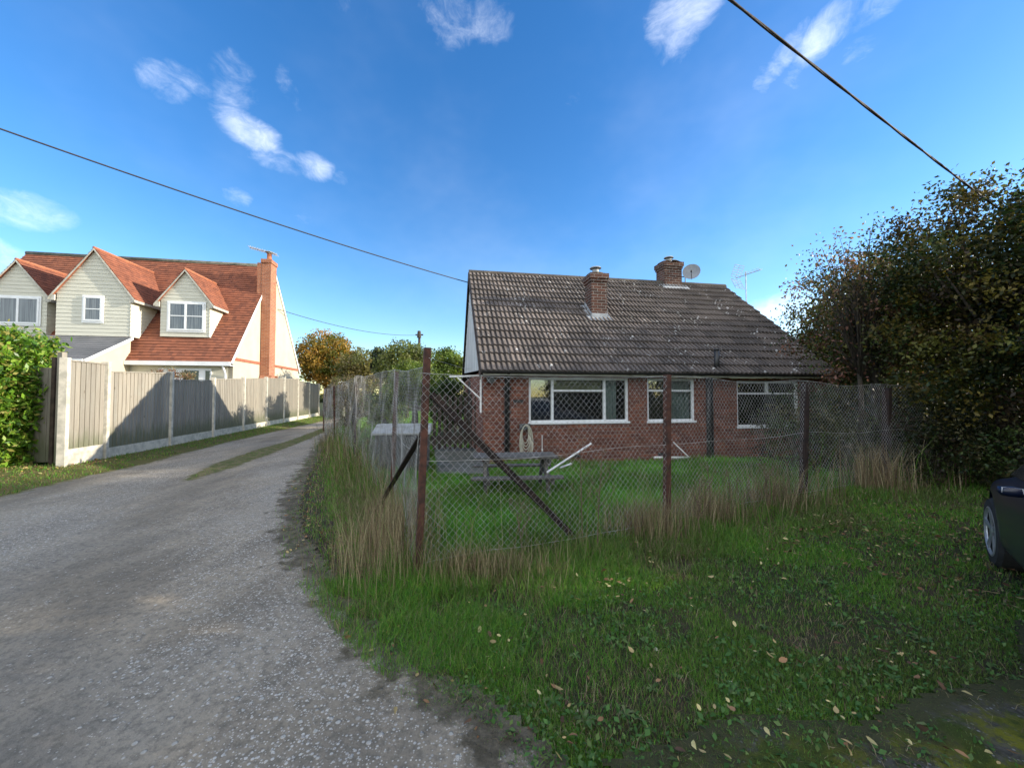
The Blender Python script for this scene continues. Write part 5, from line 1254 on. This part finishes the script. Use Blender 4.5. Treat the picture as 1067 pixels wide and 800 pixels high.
# bush left of bungalow etc.
OR = [(.28, .17, .03), (.20, .16, .03), (.11, .13, .025), (.32, .16, .03)]
OL = [(.17, .15, .05), (.12, .13, .04), (.20, .16, .07)]
GR = [(.11, .16, .03), (.16, .20, .04), (.07, .11, .02)]
def bg(px, py, rx, ry, Y, label, pal, ncl=110, per=60, size=.22, name='garden_tree', cat='tree', depth=1.0, group='garden trees beyond the lane'):
    c = AT(px, py, Y); a = rx/F*Y; b = ry/F*Y
    tree(name, label, cat, (c.x, c.y, 0), tuple(c), (a*.92, a*depth, b*.92), ncl, per, a*.14, size, pal, None, group, trunk_r=.12, shell=.4)
bg(340, 376, 28, 32, 36, 'round golden autumn tree right of the cream house', OR, 300, 70, .22)
bg(378, 388, 26, 26, 33, 'pale olive tree behind the side fence', OL, 200, 60, .2)
bg(397, 378, 12, 17, 28, 'small dark conifer between the olive and green trees', [(.03, .045, .02), (.04, .05, .02)], 80, 50, .16)
bg(424, 381, 31, 26, 24, 'tall green tree rising behind the corner post', [(.10, .12, .035), (.14, .15, .04), (.08, .10, .03)], 200, 60, .17)
bg(466, 388, 24, 25, 19, 'light green tree close to the bungalow gable', GR, 170, 60, .14)
bg(432, 400, 30, 24, 15, 'bright leafy shrub behind the bunker', GR, 150, 60, .10, 'garden_shrub', 'shrub', group='garden shrubs behind the side fence')
bg(466, 420, 24, 26, 13, 'dark shrub behind the picket fence', [(.03, .06, .015), (.05, .08, .02)], 150, 60, .09, 'garden_shrub', 'shrub', group='garden shrubs behind the side fence')
bg(400, 425, 26, 22, 16, 'green shrub seen through the side mesh', GR+[(.04, .07, .02)], 110, 50, .1, 'garden_shrub', 'shrub', group='garden shrubs behind the side fence')
bg(362, 408, 20, 18, 17.5, 'tangled brown bramble at the far end of the wire fence', [(.16, .12, .08), (.12, .10, .06), (.08, .09, .03)], 90, 45, .08, 'garden_shrub', 'shrub', group='garden shrubs behind the side fence')
bg(395, 470, 26, 14, 8.6, 'weeds growing low against the side mesh', [(.07, .10, .03), (.12, .11, .05)], 60, 40, .05, 'garden_shrub', 'shrub', group='garden shrubs behind the side fence')
tb = AT(366, 440, 9.4); tree('bramble_bush', 'tangle of dead brown brambles climbing the far side mesh', 'bush', (tb.x, tb.y, 0), (tb.x+.05, tb.y, 1.1), (.42, .8, .75), 90, 22, .10, .035, [(.20, .14, .10), (.13, .10, .07), (.10, .11, .04)], None, 'bushes under the hedgerow', trunk_r=.02, limbs=70, minz=.02)
c = AT(180, 389, 15.0); tree('red_shrub', 'small reddish shrub just over the panel fence top', 'shrub', (c.x, c.y, 0), (c.x, c.y, c.z-.1), (.75, .5, .38), 50, 40, .10, .07, [(.22, .10, .06), (.14, .09, .05), (.20, .17, .10)], None, None, trunk_r=.03)
# climber under the right hand window
cb = toW((fw_(838, 480)[0], VW-.15, 0)); root = empty('climbing_plant', cb, TH, 'straggling climber below the corner of the right hand window', 'climber')
Pp = np.concatenate([R.normal(size=(260, 3))*np.array([.3, .05, .13])+np.array([-.45, 0, .72]), R.normal(size=(420, 3))*np.array([.2, .07, .45])+np.array([.25, 0, .9])]); Pp = Pp[Pp[:, 2] > .05]
leaves('foliage', Pp, .07, palette(len(Pp), [(.05, .10, .02), (.09, .13, .03)]), 'leaf', root, .7)
mb = MB(); mb.tube([(.2, 0, 0), (.15, 0, .5), (-.1, 0, .7), (-.6, 0, .75)], [.012, .01, .008, .003], 5); mb.tube([(.2, 0, 0), (.3, 0, .7), (.2, 0, 1.5)], [.015, .01, .004], 5); mb.build('stem', 'bark', root)
# far tree line
rt = []; 
th_ = R.uniform(-60, 60, 26000); rr_ = R.uniform(85, 120, 26000); hh = (3.2+2.2*np.sin(th_*.31)+1.4*np.sin(th_*1.1+1)+1.0*np.sin(th_*2.7))
Pf = np.stack([rr_*np.sin(np.radians(th_)), rr_*np.cos(np.radians(th_)), np.abs(R.uniform(0, 1, 26000))*np.clip(hh, 1.5, 8)], 1)
o = leaves('far_trees', Pf, .9, palette(len(Pf), [(.06, .08, .03), (.10, .10, .04), (.05, .06, .03)], None, .3), 'leaf', None, .8); tag(o, 'far line of hedges and woods on the horizon', 'woods', kind='stuff')

# ---------------------------------------------------------------- sky, sun, camera
SUN_EL = 16.0; SUN_AZ = 87.5   # azimuth clockwise from +Y (the view direction)
w = bpy.data.worlds.new('World'); S.world = w; w.use_nodes = True; t = NT.__new__(NT); t.t = w.node_tree; t.t.nodes.clear()
sk = t.n('ShaderNodeTexSky'); sk.sky_type = 'NISHITA'; sk.sun_disc = False; sk.sun_elevation = rad(SUN_EL); sk.sun_rotation = rad(SUN_AZ); sk.altitude = 50; sk.air_density = 1.0; sk.dust_density = .2; sk.ozone_density = 2.2
vec = t.n('ShaderNodeTexCoord').outputs['Generated']
CL = [(172, 86, 20, 16, 0, .5), (200, 80, 20, 14, 10, .5), (243, 88, 20, 26, -15, .6), (256, 108, 14, 14, 0, .45), (258, 136, 26, 15, 15, .85), (275, 142, 14, 10, 0, .6), (296, 170, 26, 11, 0, .65), (326, 174, 17, 12, 0, .75), (300, 90, 9, 18, -25, .4), (247, 206, 13, 12, 0, .6), (316, 227, 12, 6, 0, .4), (355, 186, 10, 6, 0, .35),
      (-5, 212, 46, 18, 0, .8), (25, 218, 20, 9, 0, .5), (-8, 268, 28, 18, 10, .75), (470, 12, 26, 26, 0, .5), (510, 22, 22, 20, 0, .5), (722, 4, 36, 20, -20, .85), (700, 30, 20, 28, -30, .75), (690, 52, 10, 16, -20, .5), (925, -4, 52, 14, -15, .75), (868, 26, 34, 16, -35, .8), (815, 60, 26, 10, -50, .65), (795, 84, 9, 16, 0, .5), (825, 82, 10, 12, 0, .45), (895, 50, 16, 12, -20, .45), (597, 106, 9, 9, 0, .25), (368, 5, 24, 12, 0, .35), (818, 335, 62, 26, -8, .95), (840, 285, 60, 10, -8, .3)]
tot = None
for (px, py, rx, ry, ang, amp) in CL:
    c = ray(px, py).normalized(); X = Vector((c.y, -c.x, 0)).normalized(); Yv = X.cross(c).normalized()
    a = rad(-ang); X2 = X*math.cos(a)+Yv*math.sin(a); Y2 = -X*math.sin(a)+Yv*math.cos(a)
    L = ray(px, py).length; k = 1/(F*L/1.0)
    k = 1/(F*L)
    sub = t.n('ShaderNodeVectorMath', operation='SUBTRACT'); t.l(vec, sub.inputs[0]); sub.inputs[1].default_value = c
    d1 = t.n('ShaderNodeVectorMath', operation='DOT_PRODUCT'); t.l(sub.outputs[0], d1.inputs[0]); d1.inputs[1].default_value = X2/(rx*k*1.35)
    d2 = t.n('ShaderNodeVectorMath', operation='DOT_PRODUCT'); t.l(sub.outputs[0], d2.inputs[0]); d2.inputs[1].default_value = Y2/(ry*k*1.35)
    d3 = t.n('ShaderNodeVectorMath', operation='DOT_PRODUCT'); t.l(vec, d3.inputs[0]); d3.inputs[1].default_value = c
    q = t.math('ADD', t.math('POWER', d1.outputs['Value'], 2.0), t.math('POWER', d2.outputs['Value'], 2.0))
    m = t.math('MULTIPLY', t.math('MULTIPLY', t.ramp(q, 1.5, 0.0), t.math('GREATER_THAN', d3.outputs['Value'], 0)), amp)
    tot = m if tot is None else t.math('MAXIMUM', tot, m)
mp = t.scalevec(vec, (1.0, 1.0, 1.6))
nz = t.noise(mp, 6.5, 9, .62); nz2 = t.noise(mp, 17, 6, .65)
nn_ = t.math('ADD', t.math('MULTIPLY', nz, .65), t.math('MULTIPLY', nz2, .35))
wv_ = t.n('ShaderNodeVectorMath', operation='ADD'); t.l(mp, wv_.inputs[0]); t.l(t.scalevec(t.noise(mp, 5, 3, .6, col=True), (.22, .22, .22)), wv_.inputs[1])
nz3 = t.noise(wv_.outputs[0], 11, 9, .68); nn_ = t.math('ADD', t.math('MULTIPLY', nz, .4), t.math('MULTIPLY', nz3, .6))
val = t.math('ADD', tot, t.math('MULTIPLY', t.math('SUBTRACT', nn_, .52), 2.6))
fac = t.math('MULTIPLY', t.math('MULTIPLY', t.ramp(val, .2, 1.7), t.ramp(tot, .0, .35)), .62)
fac = t.math('MAXIMUM', fac, t.math('MULTIPLY', t.ramp(t.noise(mp, 1.6, 5, .6), .45, .9), .07))
sx_ = t.n('ShaderNodeSeparateXYZ'); t.l(vec, sx_.inputs[0])
bk = t.math('MULTIPLY', t.ramp(sx_.outputs[1], .10, -.30), t.ramp(t.noise(vec, 2.2, 8, .6), .36, .60))  # unseen cloud bank behind the camera, added as neutral fill light
bk = t.math('MULTIPLY', bk, t.ramp(sx_.outputs[2], .02, .12)); fac = t.math('MAXIMUM', fac, t.math('MULTIPLY', bk, 1.15, True))
gam = t.n('ShaderNodeHueSaturation'); gam.inputs['Saturation'].default_value = 1.32; gam.inputs['Hue'].default_value = .508; gam.inputs['Value'].default_value = .93; t.l(sk.outputs[0], gam.inputs['Color'])
colr = t.mix(fac, gam.outputs[0], (6.6, 6.7, 6.8))
bgn = t.n('ShaderNodeBackground'); bgn.inputs[1].default_value = .15; t.l(colr, bgn.inputs[0]); ow = t.n('ShaderNodeOutputWorld'); t.l(bgn.outputs[0], ow.inputs[0])
ld = bpy.data.lights.new('Sun', 'SUN'); ld.energy = 3.9; ld.angle = rad(.5); ld.color = (1.0, .90, .74); lo = bpy.data.objects.new('Sun', ld); COL.objects.link(lo)
az = rad(SUN_AZ); el = rad(SUN_EL); sdir = Vector((math.sin(az)*math.cos(el), math.cos(az)*math.cos(el), math.sin(el)))
lo.rotation_euler = sdir.to_track_quat('Z', 'Y').to_euler(); lo.location = (20, 0, 20)
cd = bpy.data.cameras.new('Camera'); cd.sensor_width = 36; cd.lens = F/1067*36; cd.clip_end = 3000; cd.clip_start = .05
co_ = bpy.data.objects.new('Camera', cd); COL.objects.link(co_); co_.location = CAM; co_.rotation_euler = (rad(90)+PIT, 0, 0); S.camera = co_
S.view_settings.view_transform = 'Standard'; S.view_settings.look = 'None'; S.view_settings.exposure = 1.15; S.view_settings.gamma = 1
S.render.engine = 'CYCLES'; S.cycles.max_bounces = 6; S.cycles.transparent_max_bounces = 12
